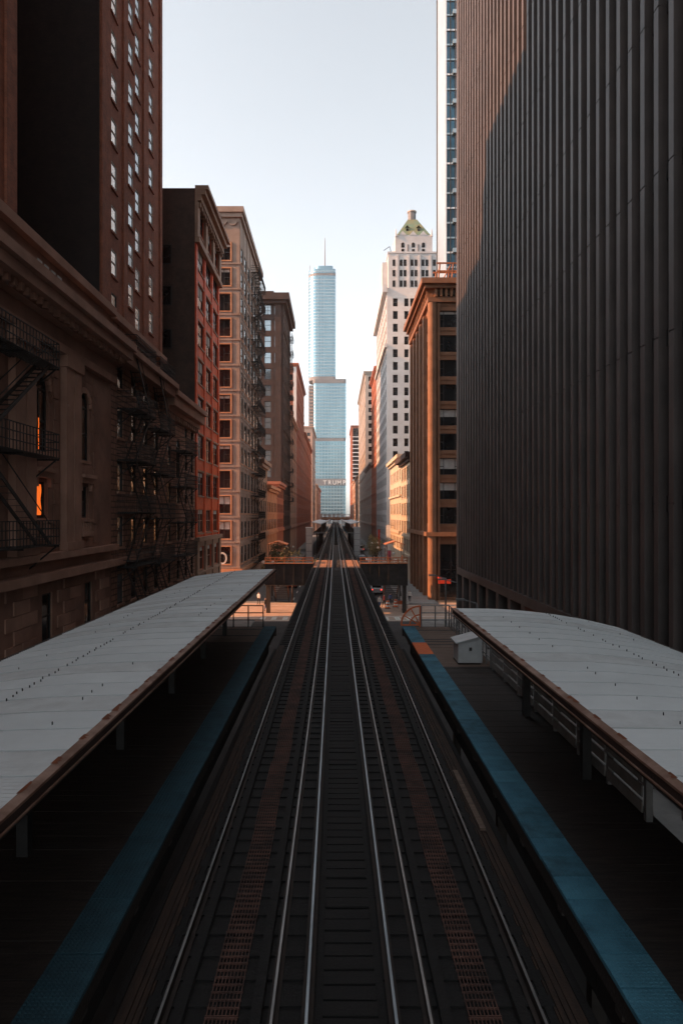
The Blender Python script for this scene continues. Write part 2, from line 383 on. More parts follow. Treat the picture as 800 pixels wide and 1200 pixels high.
# ---- near left: brown stone classical block (five storeys) -------------------------------
b = Bld('stone_building', 'brown classical stone building with arched windows, pilasters and heavy cornice beside left canopy', 'L', -30, 41.5, 12.25+C, 'stone_brown', depth=20); b.sdepth = .17
LITW = None
for k, yc in enumerate((9.6, 15.1, 20.6, 26.1, 31.6, 37.0)):
    b.win('street', yc, 2.95+C, 6.6+C, 1.5, 'arch', 'frame_dark', 'glass_dark', arch=True, sill='stone_trim')
    b.win('street', yc, -.15+C, 1.55+C, 1.1, 'sash', 'frame_dark', 'glass_dark', sill='stone_trim')
    b.win('street', yc+.7, -6.0+C, -3.7+C, 1.15, 'sash', 'frame_dark', 'glass_dark')
    b.win('street', yc+.2, 10.7+C, 11.6+C, .8, 'plain', 'frame_dark', 'glass_dark')
b.done()
for yc in (9.6, 15.1, 20.6, 26.1, 31.6, 37.0):
    b.box('window_hood', 'stone_trim', XL-.01, XL+.42, yc-.95, yc+.95, 2.0+C, 2.18+C)
    b.box('window_hood', 'stone_trim', XL-.01, XL+.26, yc-.85, yc+.85, 1.72+C, 2.0+C)
    for sg in (-1, 1): b.box('bracket', 'stone_trim', XL-.01, XL+.2, yc+sg*.75-.1, yc+sg*.75+.1, 1.3+C, 1.72+C)
    b.box('balconette', 'stone_trim', XL-.01, XL+.3, yc-.8, yc+.8, -1.15+C, -.9+C)
    for k in range(5): b.box('baluster', 'stone_trim', XL+.1, XL+.22, yc-.64+k*.28, yc-.5+k*.28, -.9+C, -.35+C)
    b.box('balconette_rail', 'stone_trim', XL+.05, XL+.28, yc-.8, yc+.8, -.35+C, -.24+C)
    arch = MB()
    for i in range(9):          # voussoirs
        a0, a1 = math.pi*i/9+.03, math.pi*(i+1)/9-.03
        for r0, r1 in ((.77, 1.06),):
            p = [(yc+r*math.cos(q), 5.85+C+r*math.sin(q)) for r, q in ((r0, a0), (r1, a0), (r1, a1), (r0, a1))]
            n = len(arch.v); arch.v += [(XL-.01, y, z) for y, z in p]+[(XL+.09, y, z) for y, z in p]
            arch.f += [(n+4, n+5, n+6, n+7)]+[(n+j, n+(j+1) % 4, n+4+(j+1) % 4, n+4+j) for j in range(4)]
    part('arch_surround', arch, 'stone_trim', b.root)
    for yy in (yc-2.7, yc-1.62):
        b.pier('street', yy, .92, -1.35+C, 7.35+C, .32, 'stone_trim')
        b.pier('street', yy, 1.1, -1.75+C, -1.35+C, .42, 'stone_trim', 'pilaster_base')
        b.pier('street', yy, 1.12, 7.35+C, 7.93+C, .44, 'stone_trim', 'pilaster_capital')
    for q in range(9):          # quoin blocks up the side of the bay
        z = -1.5+q*1.02+C
        b.pier('street', yc+1.55, .62 if q % 2 else .5, z, z+.96, .1, 'stone_brown', 'quoin')
b.band(7.95+C, 8.35+C, .36, 'stone_trim', 'architrave'); b.band(8.37+C, 9.05+C, .28, 'stone_brown', 'frieze')
b.band(9.07+C, 9.35+C, .7, 'stone_trim', 'cornice'); b.band(9.37+C, 9.85+C, 1.35, 'stone_trim', 'cornice'); b.band(9.87+C, 10.3+C, 1.6, 'stone_trim', 'cornice')
b.band(12.1+C, 12.55+C, .35, 'stone_trim', 'coping'); b.band(10.32+C, 10.62+C, .3, 'stone_trim', 'attic_base')
dent = MB().box(-.12, .12, -.12, .12, 0, .3).mesh('modillion', 'stone_trim')
for k in range(60):
    y = 6+k*.6
    if y < 41: link('modillion', dent, b.root, Vector((XL+.9, y, 9.07+C))-b.root.location)
for k in range(4): b.box('carved_panel', 'sign_white', XL-.01, XL+.05, 31.2+k*.75, 31.65+k*.75, 11.0+C, 11.75+C)
b.band(-2.1+C, -1.78+C, .5, 'stone_trim', 'ledge'); b.band(-3.05+C, -2.65+C, .55, 'stone_trim', 'belt_course')
blk = [MB().box(-.01, .09, .02, 1.5, .02, .6).mesh('stone_block', 'stone_brown'), MB().box(-.01, .07, .02, 1.5, .02, .6).mesh('stone_block', 'stone_trim')]
for r_ in range(12):
    z = -3.07-.62*(r_+1)+C
    if z < ZS: break
    y = 22+(.76 if r_ % 2 else 0)
    while y < 40:
        mid = y+.75; zz = z-C
        ok = True
        for yc in (20.6, 26.1, 31.6, 37.0):
            if abs(mid-(yc+.7)) < 1.35 and zz < -3.2 and zz > -6.6: ok = False
        if ok: link('stone_block', blk[random.random() < .4], b.root, Vector((XL, y, z))-b.root.location)
        y += 1.52
stone = b
def block(y0, y1, z0, z1):
    k = ('blk', round(y1-y0, 2), round(z1-z0, 2))
    if k not in BL: BL[k] = MB().box(-.01, .055, .012, y1-y0-.012, .012, z1-z0-.012).mesh('stone_block', 'stone_brown')
    link('stone_block', BL[k], b.root, Vector((XL, y0, z0))-b.root.location)
for yc in (26.1, 31.6, 37.0):
    for q in range(15):
        z = -1.72+.64*q+C; zc = z+.32-C
        if zc > 7.9: break
        if 1.25 < zc < 2.25: continue
        hw = .77 if 2.8 < zc < 6.6 else (.6 if -1.3 < zc < 1.6 else 0)
        if zc > 5.5 and hw: hw = 1.1
        if hw:
            if hw < .9: block(yc-1.14, yc-hw-.02, z, z+.64)
            block(yc+hw+.02, yc+1.26, z, z+.64)
        elif zc > 2.2 or zc < -1.3: block(yc-1.14, yc+.06, z, z+.64); block(yc+.06, yc+1.26, z, z+.64)
# emissive strips standing in for orange reflections in the first bay
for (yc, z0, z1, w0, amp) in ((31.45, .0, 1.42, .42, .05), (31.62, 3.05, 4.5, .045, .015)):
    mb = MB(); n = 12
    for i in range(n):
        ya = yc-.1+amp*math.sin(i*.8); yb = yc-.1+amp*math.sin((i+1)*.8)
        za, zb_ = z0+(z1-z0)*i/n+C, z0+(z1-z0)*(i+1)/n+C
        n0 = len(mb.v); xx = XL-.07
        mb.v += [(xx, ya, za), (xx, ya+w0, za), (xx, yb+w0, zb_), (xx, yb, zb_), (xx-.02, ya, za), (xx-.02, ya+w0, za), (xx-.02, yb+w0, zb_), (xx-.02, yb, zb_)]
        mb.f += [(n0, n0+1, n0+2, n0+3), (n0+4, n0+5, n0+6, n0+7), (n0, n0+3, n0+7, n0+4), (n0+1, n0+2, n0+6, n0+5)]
    o = part('reflection_glow', mb, 'glow_orange', b.root); o['label'] = 'orange reflection set as a glow in the dark window'

# ---- second section with fire escapes ------------------------------------------------------
b = Bld('brick_building', 'plain brown brick building covered by iron fire escapes next to the stone one', 'L', 41.5, 54, 12.1+C, 'stone_course', depth=18); b.sdepth = .15
for yc in (43.3, 46.2, 49.1, 52.0):
    for z in (-5.6, -2.0, 1.5, 4.9, 8.0): b.win('street', yc, z+C, z+C+(1.9 if z < 8 else 1.3), 1.2, 'sash', 'frame_dark', 'glass_grey' if yc < 44 and z < 5 else 'glass_dark', sill='stone_trim')
    b.win('street', yc, 10.6+C, 11.5+C, .8, 'plain', 'frame_dark', 'glass_sky')
b.done(); b.band(9.3+C, 9.9+C, 1.0, 'stone_trim', 'cornice', south=False); b.band(9.92+C, 10.3+C, 1.3, 'stone_trim', 'cornice', south=False); b.band(11.95+C, 12.4+C, .35, 'stone_trim', 'coping', south=False); b.band(-3.05+C, -2.7+C, .4, 'stone_trim', 'belt_course', south=False)
b = Bld('corner_brick_building', 'lower brown building with arched window and bracketed cornice before the red one', 'L', 54, 66.4, 9.8+C, 'stone_course', depth=16); b.sdepth = .15
for yc in (56.2, 59.3, 62.4, 65.0):
    for z in (-5.6, -2.2, 1.0, 4.0, 7.0):
        if yc == 59.3 and z == 4.0: b.win('street', yc, 3.2+C, 6.6+C, 1.4, 'arch', arch=True)
        elif yc == 59.3 and z == 7.0: continue
        else: b.win('street', yc, z+C, z+C+1.7, 1.1, 'sash', sill='stone_trim')
b.done(); b.band(8.3+C, 8.7+C, .5, 'stone_trim', 'cornice', south=False); b.band(8.72+C, 9.5+C, .95, 'stone_trim', 'cornice', south=False); b.band(9.52+C, 9.95+C, 1.2, 'stone_trim', 'cornice', south=False)
for k in range(14): b.box('bracket', 'stone_trim', XL-.01, XL+.42, 54.3+k*.88, 54.6+k*.88, 7.9+C, 8.29+C)

# ---- tall brown brick tower behind the parapet -----------------------------------------------
b = Bld('brick_tower', 'very tall dark brown brick tower with columns of small bright windows', 'L', 43.6, 59.3, 55, 'brick_brown', depth=26, xf=-15)
b.sdepth = .1
for yc, z0 in ((46.4, 1.2), (50.2, .2), (51.9, -1.0), (55.7, -.2)):
    for k in range(12):
        z = z0+12+k*2.95+C-2.9
        b.win('street', yc, z, z+1.75, 1.15, 'sash', 'frame_white' if k > 1 else 'frame_dark', 'glass_sky' if k > 1 else 'glass_dark', sill='brick_brown')
b.done()
for yc in (44.1, 48.6, 53.6, 58.6): b.pier('street', yc, .7, 12+C, 53.4, .12, 'brick_brown', 'pier')
o = part('party_wall', MB().box(-40, -15.01, 43.5, 43.58, 12, 53.4), 'brick_shaded', b.root); o['label'] = 'blank side wall coloured dark for the court shade'  # shade of the light court put into the wall colour
b.band(53.5, 55.6, .8, 'brick_brown', 'cornice'); b.box('sun_blocker_wing', 'brick_shaded', -41, -26, 59.35, 66.3, ZS, 52)  # wing: added unseen mass, keeps a sun streak off the ribbed tower
b = Bld('brick_tower_wing', 'reddish brick wing at the upper left edge, nearer than the tall tower', 'L', -12, 32, 74, 'brick_brown', depth=26, xf=-15)
for yc in (12, 16, 20, 24, 28):
    for k in range(14): z = 14+k*2.95+C; b.win('street', yc, z, z+1.6, 1.0, 'sash', 'frame_dark', 'glass_dark')
b.done(); b.pier('street', 31.5, 1.0, 12+C, 73, .12, 'brick_brown', 'pier')
b = Bld('light_court_wall', 'shaded brick back wall of the court between the tower and its wing', 'L', 32.01, 43.59, 74, 'brick_shaded', depth=6, xf=-27)
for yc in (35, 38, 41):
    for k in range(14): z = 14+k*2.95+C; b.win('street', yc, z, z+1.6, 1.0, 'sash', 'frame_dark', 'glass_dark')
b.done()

# ---- red terracotta building at the corner of the cross street -------------------------------
b = Bld('red_building', 'red terracotta corner building with tan cornice and tan lower storeys on the left', 'L', 66.42, 80, 31.8+C, 'terracotta_red', depth=22)
fl = 3.75; b.sdepth = .16
for i in range(11):
    z = -9.3+i*fl+C
    for yc in (69.1, 73.3, 77.5): b.win('street', yc, z, z+2.35, 2.9, 'pair', 'frame_tan' if i < 3 else 'frame_dark', 'glass_dark', sill='terracotta_tan', blind=random.choice((0, 0, 0, .25, .5)))
b.win('street', 69.1, 30.0+C-2.6, 30+C-.2, 2.9, 'pair') if False else None
b.done()
part('party_wall', MB().quad((b.xa, 66.41, ZS), (XL-.01, 66.41, ZS), (XL-.01, 66.41, 31.8+C), (b.xa, 66.41, 31.8+C)), 'brick_grey', b.root)
b.box('sun_blocker_house', 'brick_grey', -35, -25, 67, 79.5, 31.8+C, 44+C)  # added out of view to raise the shadow edge on the ribbed tower
for xc in (-16.4, -18.6, -21):
    for z in (4, 8, 12.2, 16.2, 20.4, 24.4):
        if (xc < -20 and z > 20): continue
        wf = MB().box(xc-.55, xc+.55, 66.36, 66.405, z+C, z+1.9+C); wo = part('window', wf, 'frame_dark', b.root)
        part('pane', MB().box(xc-.45, xc+.45, 66.345, 66.37, z+.1+C, z+1.8+C), 'glass_grey', wo) if False else None
        g = link('pane', MB().box(xc-.45, xc+.45, 66.33, 66.355, z+.1+C, z+1.8+C).mesh('pane', 'glass_dark', b.root.location), wo)
for yc in (66.95, 71.2, 75.4, 79.55): b.pier('street', yc, .75, -2.5+C, 26.5+C, .1, 'terracotta_red')
for yc in (66.95, 71.2, 75.4, 79.55): b.pier('street', yc, .95, ZS, -2.6+C, .24, 'terracotta_tan', 'pier')
b.band(-2.62+C, -2.2+C, .45, 'terracotta_tan', 'belt_course', south=False); b.band(-5.9+C, -5.7+C, .3, 'terracotta_tan', 'belt_course', south=False)
for z0, z1 in ((-10.6, -9.35), (-6.9, -5.92), (-3.15, -2.64)):
    b.band(z0+C, z1+C, .12, 'terracotta_tan', 'spandrel', south=False)
b.band(26.55+C, 27.1+C, .45, 'terracotta_tan', 'belt_course', south=False)
for yc in (66.95, 71.2, 75.4, 79.55): b.pier('street', yc, 1.1, 27.12+C, 30.6+C, .28, 'terracotta_tan', 'pier')
b.band(30.62+C, 31.2+C, .6, 'terracotta_tan', 'cornice', south=False); b.band(31.22+C, 31.7+C, 1.0, 'terracotta_tan', 'cornice', south=False); b.band(31.72+C, 32.1+C, 1.3, 'terracotta_tan', 'cornice', south=False)
for k in range(16): b.box('bracket', 'terracotta_tan', XL-.01, XL+.5, 66.7+k*.85, 67.0+k*.85, 30.1+C, 30.61+C)
for i in range(3, 10):
    z = -9.3+i*fl+C
    for yc in (69.1, 73.3, 77.5): b.box('window_head', 'terracotta_tan', XL-.01, XL+.08, yc-1.55, yc+1.55, z+2.37, z+2.55)

# ---- beige building beyond the cross street (left) ---------------------------------------------
b = Bld('beige_building', 'tall beige stone building with wide windows and fire escape beyond the left cross street', 'L', 97.6, 124, 43.6+C, 'beige_stone', depth=34)
fl = 3.62; b.depth = .35; b.sdepth = .12
for i in range(13):
    z = -9.6+i*fl+2.0+C if False else -7.0+i*fl+C
    for xc in (-16.6-.2, -21.6, -26.6, -31.6): b.win('south', xc, z, z+2.45, 3.7, 'bay', 'frame_dark', 'glass_dark', sill='beige_sunlit', blind=random.choice((0, 0, .25, .5)))
    for yc in (99.6, 103.6, 107.6, 111.6, 115.6, 119.6, 122.6): b.win('street', yc, z, z+2.45, 2.6 if yc < 122 else 1.6, 'sash', 'frame_dark', 'glass_dark', sill='beige_sunlit')
for xc in (-16.8, -21.6, -26.6, -31.6): b.win('south', xc, ZS+.4, ZS+4.2, 4.0, 'pair', 'frame_dark', 'glass_dark')
b.done()
sur = None
for i in range(13):
    z = -7.0+i*fl+C
    for xc in (-16.8, -21.6):
        m_ = MB().box(xc-2.07, xc-1.86, 97.5, 97.61, z-.18, z+2.6).box(xc+1.86, xc+2.07, 97.5, 97.61, z-.18, z+2.6).box(xc-1.86, xc+1.86, 97.5, 97.61, z+2.46, z+2.6)
        part('window_surround', m_, 'beige_sunlit', b.root)
    b.band(z-.62, z-.4, .1, 'beige_stone', 'belt_course')
b.band(ZS, -7.9+C, .3, 'beige_sunlit', 'base_facing') if False else None
for xc in (-14.2, -19.2, -24.1, -29.1): b.pier('south', xc, 1.2, ZS, -8.2+C, .25, 'beige_sunlit', 'base_pier')
b.band(-8.2+C, -7.7+C, .4, 'beige_sunlit', 'belt_course')
b.band(42.5+C, 43.1+C, .35, 'beige_stone', 'cornice'); b.band(43.12+C, 43.9+C, .6, 'beige_stone', 'cornice')
fest = MB()
for i in range(10): fest.tube((0, 0, 0), (.001, 0, 0), .01) if False else None
for k in range(12):
    sw = MB(); x0 = -13.9-k*1.5
    for q in range(8):
        a0 = math.pi*q/8; a1 = math.pi*(q+1)/8
        sw.bar((x0-.7+.6*math.cos(a0), 97.52, 42.0+C-.55*math.sin(a0)), (x0-.7+.6*math.cos(a1), 97.52, 42.0+C-.55*math.sin(a1)), .16)
    part('carved_swag', sw, 'beige_stone', b.root)
for yc in (98.1, 101.6, 105.6, 109.6, 113.6, 117.6, 121.3): b.pier('street', yc, .8, -7.5+C, 42.4+C, .06, 'beige_stone', 'pier')
b.box('roof_tank', 'dark_metal', -30, -26, 105, 110, 43.6+C, 46+C)
am = MB().tube((-19.5, 99, 43.5+C), (-19.9, 99, 46.3+C), .09); part('antenna', am, 'dark_metal', b.root)
ring = MB()
for q in range(16):
    a0, a1 = 2*math.pi*q/16, 2*math.pi*(q+1)/16
    ring.bar((-15.9+.55*math.cos(a0), 96.5, .25+.75*math.sin(a0)), (-15.9+.55*math.cos(a1), 96.5, .25+.75*math.sin(a1)), .22)
o = link('ring_sign', ring.mesh('ring_sign', 'sign_white')); tag(o, 'pale ring-shaped letter sign on the corner of the beige building', 'sign')
ring2 = MB().bar((-14.9, 96.6, -.45), (-14.9, 96.6, .95), .2)
# ---- further buildings on the left ----------------------------------------------------------------
def simple(name, label, side, y0, y1, top, m, depth=26, xf=None, fl=3.6, sp=3.4, ww=1.9, wh=2.1, south=True, cornice=None, single=False, z0=-3.0, gm='glass_dark', style='sash', pmax=999, smax=999, arch_top=False):
    b = Bld(name, label, side, y0, y1, top, m, depth, xf)
    b.depth = .3; b.sdepth = .06
    n = max(1, int((y1-y0)/sp)); off = (y1-y0-n*sp)/2
    for i in range(int((top-1.6-(z0+C))/fl)+1):
        z = z0+C+i*fl
        if z+wh > top-1.2: break
        last = z+fl+wh > top-1.2
        for k in range(n): b.win('street', y0+off+(k+.5)*sp, z, z+wh, ww, style, 'frame_dark', gm, arch=arch_top and last, single=single)
        if south:
            ns = min(smax, max(1, int((b.xb-b.xa)/sp)))
            for k in range(ns):
                xc = b.xf-(k+.62)*sp if side == 'L' else b.xf+(k+.62)*sp
                if b.xa+1 < xc < b.xb-1: b.win('south', xc, z, z+wh, ww, style, 'frame_dark', random.choice(gm) if isinstance(gm, (list, tuple)) else gm, arch=arch_top and last, single=single, blind=0)
    b.done()
    cm = cornice or m
    b.band(top-.9, top-.3, .5, cm, 'cornice'); b.band(top-.28, top+.35, .9, cm, 'cornice')
    for yy in rows(y0+off, y1-.3, sp): b.pier('street', min(max(yy, y0+.5), y1-.5), .6, ZS, top-.95, .05, m)
    i = 0
    while z0+C+i*fl < top-2:
        z = z0+C+i*fl; b.band(z-.45, z-.2, .14 if i % 3 else .3, cm if i % 3 == 0 else m, 'floor_band', south=False); i += 1
    b.band(-4.0+C, -3.5+C, .35, cm, 'belt_course')
    return b
simple('narrow_brown_building', 'narrow tan brick building between the beige block and the orange-lit one', 'L', 124.02, 137, 9.8+C, 'terracotta_tan', single=True)
b = simple('lit_stone_building', 'low orange-lit stone building with ornate cornice behind the left street trees', 'L', 137.02, 160, 5.7+C, 'beige_sunlit', sp=3.8, cornice='beige_sunlit', single=True)
simple('low_brick_building', 'low dark brick building against the foot of the dark brown tower', 'L', 160.02, 179.9, 7.5+C, 'red_brick_far', single=True)
b = simple('dark_tower', 'dark brown tower with arched top windows and deep cornice on the left', 'L', 180, 207, 57.4+C, 'dark_brown', fl=4.3, sp=2.55, ww=1.75, wh=2.9, single=True, gm='glass_sky', arch_top=True, smax=6, style='sash')
b.band(55.6+C, 56.4+C, .9, 'dark_brown', 'cornice'); b.band(56.42+C, 58.2+C, 1.6, 'dark_brown', 'cornice'); b.box('penthouse', 'dark_brown', -32, -16.5, 184, 200, 57.4+C, 60.4+C)
b.pier('south', -15.0, 1.7, ZS, 56+C, .35, 'dark_brown')
b = simple('bay_window_building', 'tan building with stacked bay windows beyond the dark tower', 'L', 207.02, 240, 30+C, 'tan_far', sp=4.1, ww=2.6, wh=2.2)
for k in range(8):
    for i in range(9): pass
b = simple('red_office_tower', 'tall red brick building with pale corner strip, left of the glass skyscraper', 'L', 240.02, 300, 53+C, 'red_brick_far', sp=3.4, depth=22)
b.pier('south', -14.1, 1.1, ZS, 53+C, .2, 'panel_white', 'corner_strip'); b.box('penthouse', 'grey_far', -30, -18, 246, 262, 53+C, 56+C)
simple('orange_brick_building', 'orange brick building half hidden behind the red brick one', 'L', 300.02, 390, 36+C, 'red_brick_far', sp=3.6)
b = simple('pink_stone_tower', 'slim pinkish stone tower directly left of the glass skyscraper base', 'L', 410, 470, 53+C, 'pink_far', depth=9, sp=3.6)
simple('far_tan_block', 'small distant tan block at the left end of the street', 'L', 490, 640, 22+C, 'tan_far', sp=4)

# ---- right: black ribbed tower -----------------------------------------------------------------------
root = thing('ribbed_tower', 'huge dark tower of close vertical metal ribs filling the right side', 'tower', (30, 4, ZS))
BX = XR+.42; BT = 150
part('wall', MB().box(BX, 46, -16, 78.2, .4, BT), 'black_glass', root)
gap = .06; seg = []
z = .5+C-7.2
while z < BT: seg.append((max(z, .4)+gap/2, z+7.2-gap/2)); z += 7.2
rib = MB(); jo = MB()
for z0, z1 in seg: rib.box(XR, BX+.01, -.21, .21, z0, z1)
rib.box(XR+.05, BX+.01, -.2, .2, .4, BT)
rme = rib.mesh('rib', 'black_metal')
y = -15.4
while y < 78.3: link('rib', rme, root, Vector((0, y, 0))-root.location); y += 1.33
sp_ = MB()
for z0, z1 in seg: sp_.box(BX-.06, BX+.01, -16, 78.2, z1-.35, z1+.35)
part('floor_band', sp_, 'dark_metal', root)
part('corner_pier', MB().box(XR-.02, 46, 78.2, 78.75, ZS, BT), 'black_metal', root)
part('soffit_beam', MB().box(XR-.05, 46, -16, 78.2, -.35, .39), 'black_metal', root)
part('lobby_wall', MB().box(XR+4, 46, -16, 78.2, ZS, -.36), 'black_glass', root)
for k in range(17):
    y = 15.2+k*3.99
    if y < 78: part('column', MB().box(XR, XR+.9, y-.45, y+.45, ZS, -.36), 'black_metal', root)
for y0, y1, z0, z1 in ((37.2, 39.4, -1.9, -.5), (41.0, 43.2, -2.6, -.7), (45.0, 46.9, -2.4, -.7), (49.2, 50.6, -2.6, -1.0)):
    o = part('lobby_reflection_panel', MB().box(XR+1.2, XR+1.3, y0, y1, z0, z1), 'sunset_glow', root); o['label'] = 'warm orange sunset reflection between the lobby columns'  # emissive panels standing in for sunset reflected between the columns

# ---- right: brown corner building beyond the cross street --------------------------------------------
b = Bld('brown_corner_building', 'brown terracotta corner building with wide windows, half hidden by the ribbed tower', 'R', 100, 125, 33.8+C, 'brown_terracotta', depth=26)
b.depth = .45; fl = 3.6
for i in range(10):
    z = -1.0+i*fl+C-.3
    for xc in (16.75, 20.9, 25.2, 29.6): b.win('south', xc, z, z+2.45, 3.3, 'bay', 'frame_dark', 'glass_dark', blind=random.choice((0, .25, .5, .5, .75)))
    for yc in (103, 107.4, 111.8, 116.2, 120.6): b.win('street', yc, z, z+2.45, 2.6, 'sash', 'frame_dark', 'glass_dark')
for xc in (17.0, 21.6, 26.2): b.win('south', xc, ZS+.4, ZS+8.2, 3.4, 'pair', 'frame_dark', 'glass_dark')
b.done()
part('corner_column', MB().tube((XR+.15, 99.95, ZS), (XR+.15, 99.95, 31.0+C), .62, n=20), 'brown_terracotta', b.root, smooth=False)
part('corner_column', MB().tube((XR+1.1, 99.9, ZS), (XR+1.1, 99.9, 31.0+C), .22, n=12), 'brown_terracotta', b.root)
for yc in (105.2, 109.6, 114, 118.4, 122.8): b.pier('street', yc, 1.3, ZS, 30.5+C, .5, 'brown_terracotta')
b.band(-3.1+C, -2.5+C, .8, 'brown_terracotta', 'ledge')
b.band(31.1+C, 31.8+C, .5, 'brown_terracotta', 'cornice'); b.band(33.0+C, 33.5+C, 1.0, 'brown_terracotta', 'cornice'); b.band(33.52+C, 34.3+C, 1.5, 'brown_terracotta', 'cornice')
for k in range(16): b.box('bracket', 'brown_terracotta', XR-.6, XR+.01, 100.1+k*1.6, 100.5+k*1.6, 31.82+C, 32.98+C)
for k in range(14): b.box('bracket', 'brown_terracotta', XR+.5+k*.75, XR+.85+k*.75, 99.3, 100.01, 31.82+C, 32.98+C)
for i in range(10):
    z = -1.0+i*fl+C-.3
    b.box('spandrel', 'brown_terracotta', 15.1, 24, 99.88, 100.01, z-.5, z-.3)
fr = thing('roof_framework', 'rusty steel framework standing on the roof of the brown corner building', 'framework', (19, 104, 34.3+C))
for x in (15.4, 17.4, 19.4, 21.4, 23.4):
    part('post', MB().tube((x, 103, 33.7+C), (x+.4, 103, 38+C), .12), 'girder_rust', fr); part('post', MB().tube((x, 107, 33.7+C), (x+.4, 107, 38+C), .12), 'girder_rust', fr)
    part('brace', MB().tube((x, 103, 33.9+C), (x+2, 103, 37.7+C), .09), 'girder_rust', fr)
for z in (35.3, 36.8, 38): part('beam', MB().box(15.3, 24.2, 102.9, 103.1, z+C-.1, z+C+.1), 'girder_rust', fr); part('beam', MB().box(15.3, 24.2, 106.9, 107.1, z+C-.1, z+C+.1), 'girder_rust', fr)
part('tank', MB().tube((21, 105, 34.0+C), (21, 105, 39.2+C), 1.7, n=18), 'girder_rust', fr)
aw = thing('awning', 'red awning over the shopfront of the brown corner building', 'awning', (15.6, 99.3, -2.5))
part('canvas', MB().sweep([(14.9, -2.6), (16.4, -3.1), (16.4, -3.3), (14.9, -2.8)], 98.2, 99.4), 'red_canvas', aw); part('valance', MB().box(14.8, 16.6, 98.05, 98.18, -3.5, -2.9), 'red_canvas', aw)

# ---- low sunlit buildings on the right ----------------------------------------------------------------
b = Bld('yellow_shop_building', 'low pale yellow stone building with rows of tall windows in sunlight', 'R', 125.02, 145, 10.8+C, 'yellow_stone', depth=24); b.sdepth = .14
for i in range(5):
    z = -7.2+i*3.55+C
    for k in range(6): b.win('street', 127.0+k*3.2, z, z+2.5, 1.9, 'sash', 'frame_dark', 'glass_dark', sill='yellow_stone')
b.done(); b.band(10.0+C, 10.5+C, .6, 'dark_brown', 'cornice'); b.band(10.52+C, 11.5+C, 1.3, 'dark_brown', 'cornice'); b.band(-4.3+C, -3.9+C, .3, 'yellow_stone', 'belt_course'); b.band(-7.9+C, -7.5+C, .5, 'yellow_stone', 'belt_course')
b = Bld('golden_shop_building', 'low golden stone building glowing in the sun below the white tower', 'R', 145.02, 174, 12.4+C, 'yellow_stone', depth=24); b.sdepth = .1
for i in range(5):
    z = -7.2+i*3.7+C
    for k in range(7): b.win('street', 147.2+k*3.9, z, z+2.4, 1.7, 'sash', 'frame_dark', 'glass_dark', sill='yellow_stone')
b.done(); b.band(11.6+C, 12.1+C, .5, 'yellow_stone', 'cornice'); b.band(12.12+C, 12.9+C, 1.0, 'yellow_stone', 'cornice'); b.band(-4.0+C, -3.4+C, .6, 'yellow_stone', 'belt_course'); b.band(4.0+C, 4.4+C, .4, 'yellow_stone', 'belt_course')

# ---- white terracotta tower with green pyramid roof ------------------------------------------------------
b = Bld('white_tower', 'white terracotta skyscraper with setbacks and green pyramid roof on the right', 'R', 185, 230, 61.6+C, 'white_terracotta', depth=34)
b.depth = .4; b.sdepth = .06
for i in range(20):
    z = -9+i*3.45+C
    if z < -6: continue
    for xc, w in ((16.3, 1.3), (19.3, 1.15), (20.9, 1.15), (24.0, 1.15), (25.6, 1.15), (29, 1.15), (30.6, 1.15)): b.win('south', xc, z, z+2.2, w, 'sash', 'frame_dark', 'glass_dark')
    for k in range(11): b.win('street', 188+k*4, z, z+2.2, 2.0, 'sash', 'frame_dark', 'glass_dark')
b.done()
b.band(60.2+C, 62.0+C, 1.2, 'white_terracotta', 'cornice', south=False, ya=184.2); b.band(45.4+C, 46.4+C, .7, 'white_terracotta', 'cornice', south=False, ya=184.6)
for k in range(12): b.pier('street', 186+k*4, 1.1, 0, 60.2+C, .06, 'white_terracotta')
T = MB(); zt2 = (603.5-297)/800*200+C
def win_tier(b, x0, x1, y, z0, z1, xs, zs, w, h, arch=False):
    part('tier', MB().box(x0, x1, y, y+(x1-x0), z0, z1), 'white_terracotta', b.root)
    for xc in xs:
        for z in zs:
            f, g = window_mesh(w, h, 'plain' if not arch else 'arch', 'frame_dark', 'glass_dark', arch)
            wo = link('window', f, b.root, Vector((xc, y-.06, z))-b.root.location); link('pane', g, wo)
zs2 = [63.6+k*3.65+C for k in range(4)]
win_tier(b, 15.6, 30.4, 200, 61.5+C, zt2, (17.2, 19.3, 20.45, 22.5, 23.65, 25.7, 26.85, 29.0), [61.0+4.0*1+(k)*3.15*.97+C-1.2 for k in range(4)], .8, 1.85)
for xc in (18.25, 21.5, 24.7, 27.9): part('pier', MB().box(xc-.3, xc+.3, 199.75, 200.01, 61.6+C, zt2-.4), 'white_terracotta', b.root)
part('parapet', MB().box(15.4, 30.6, 199.8, 214.8, zt2, zt2+.5), 'white_terracotta', b.root)
part('side_wing', MB().box(14.0, 15.7, 203, 213, 61.5+C, zt2-1.5), 'white_terracotta', b.root)
zt3 = (603.5-277)/800*204+C
win_tier(b, 17.9, 28.9, 203, zt2+.3, zt3, (20.1, 23.2, 26.2), [zt2+1.3], .85, 1.2)
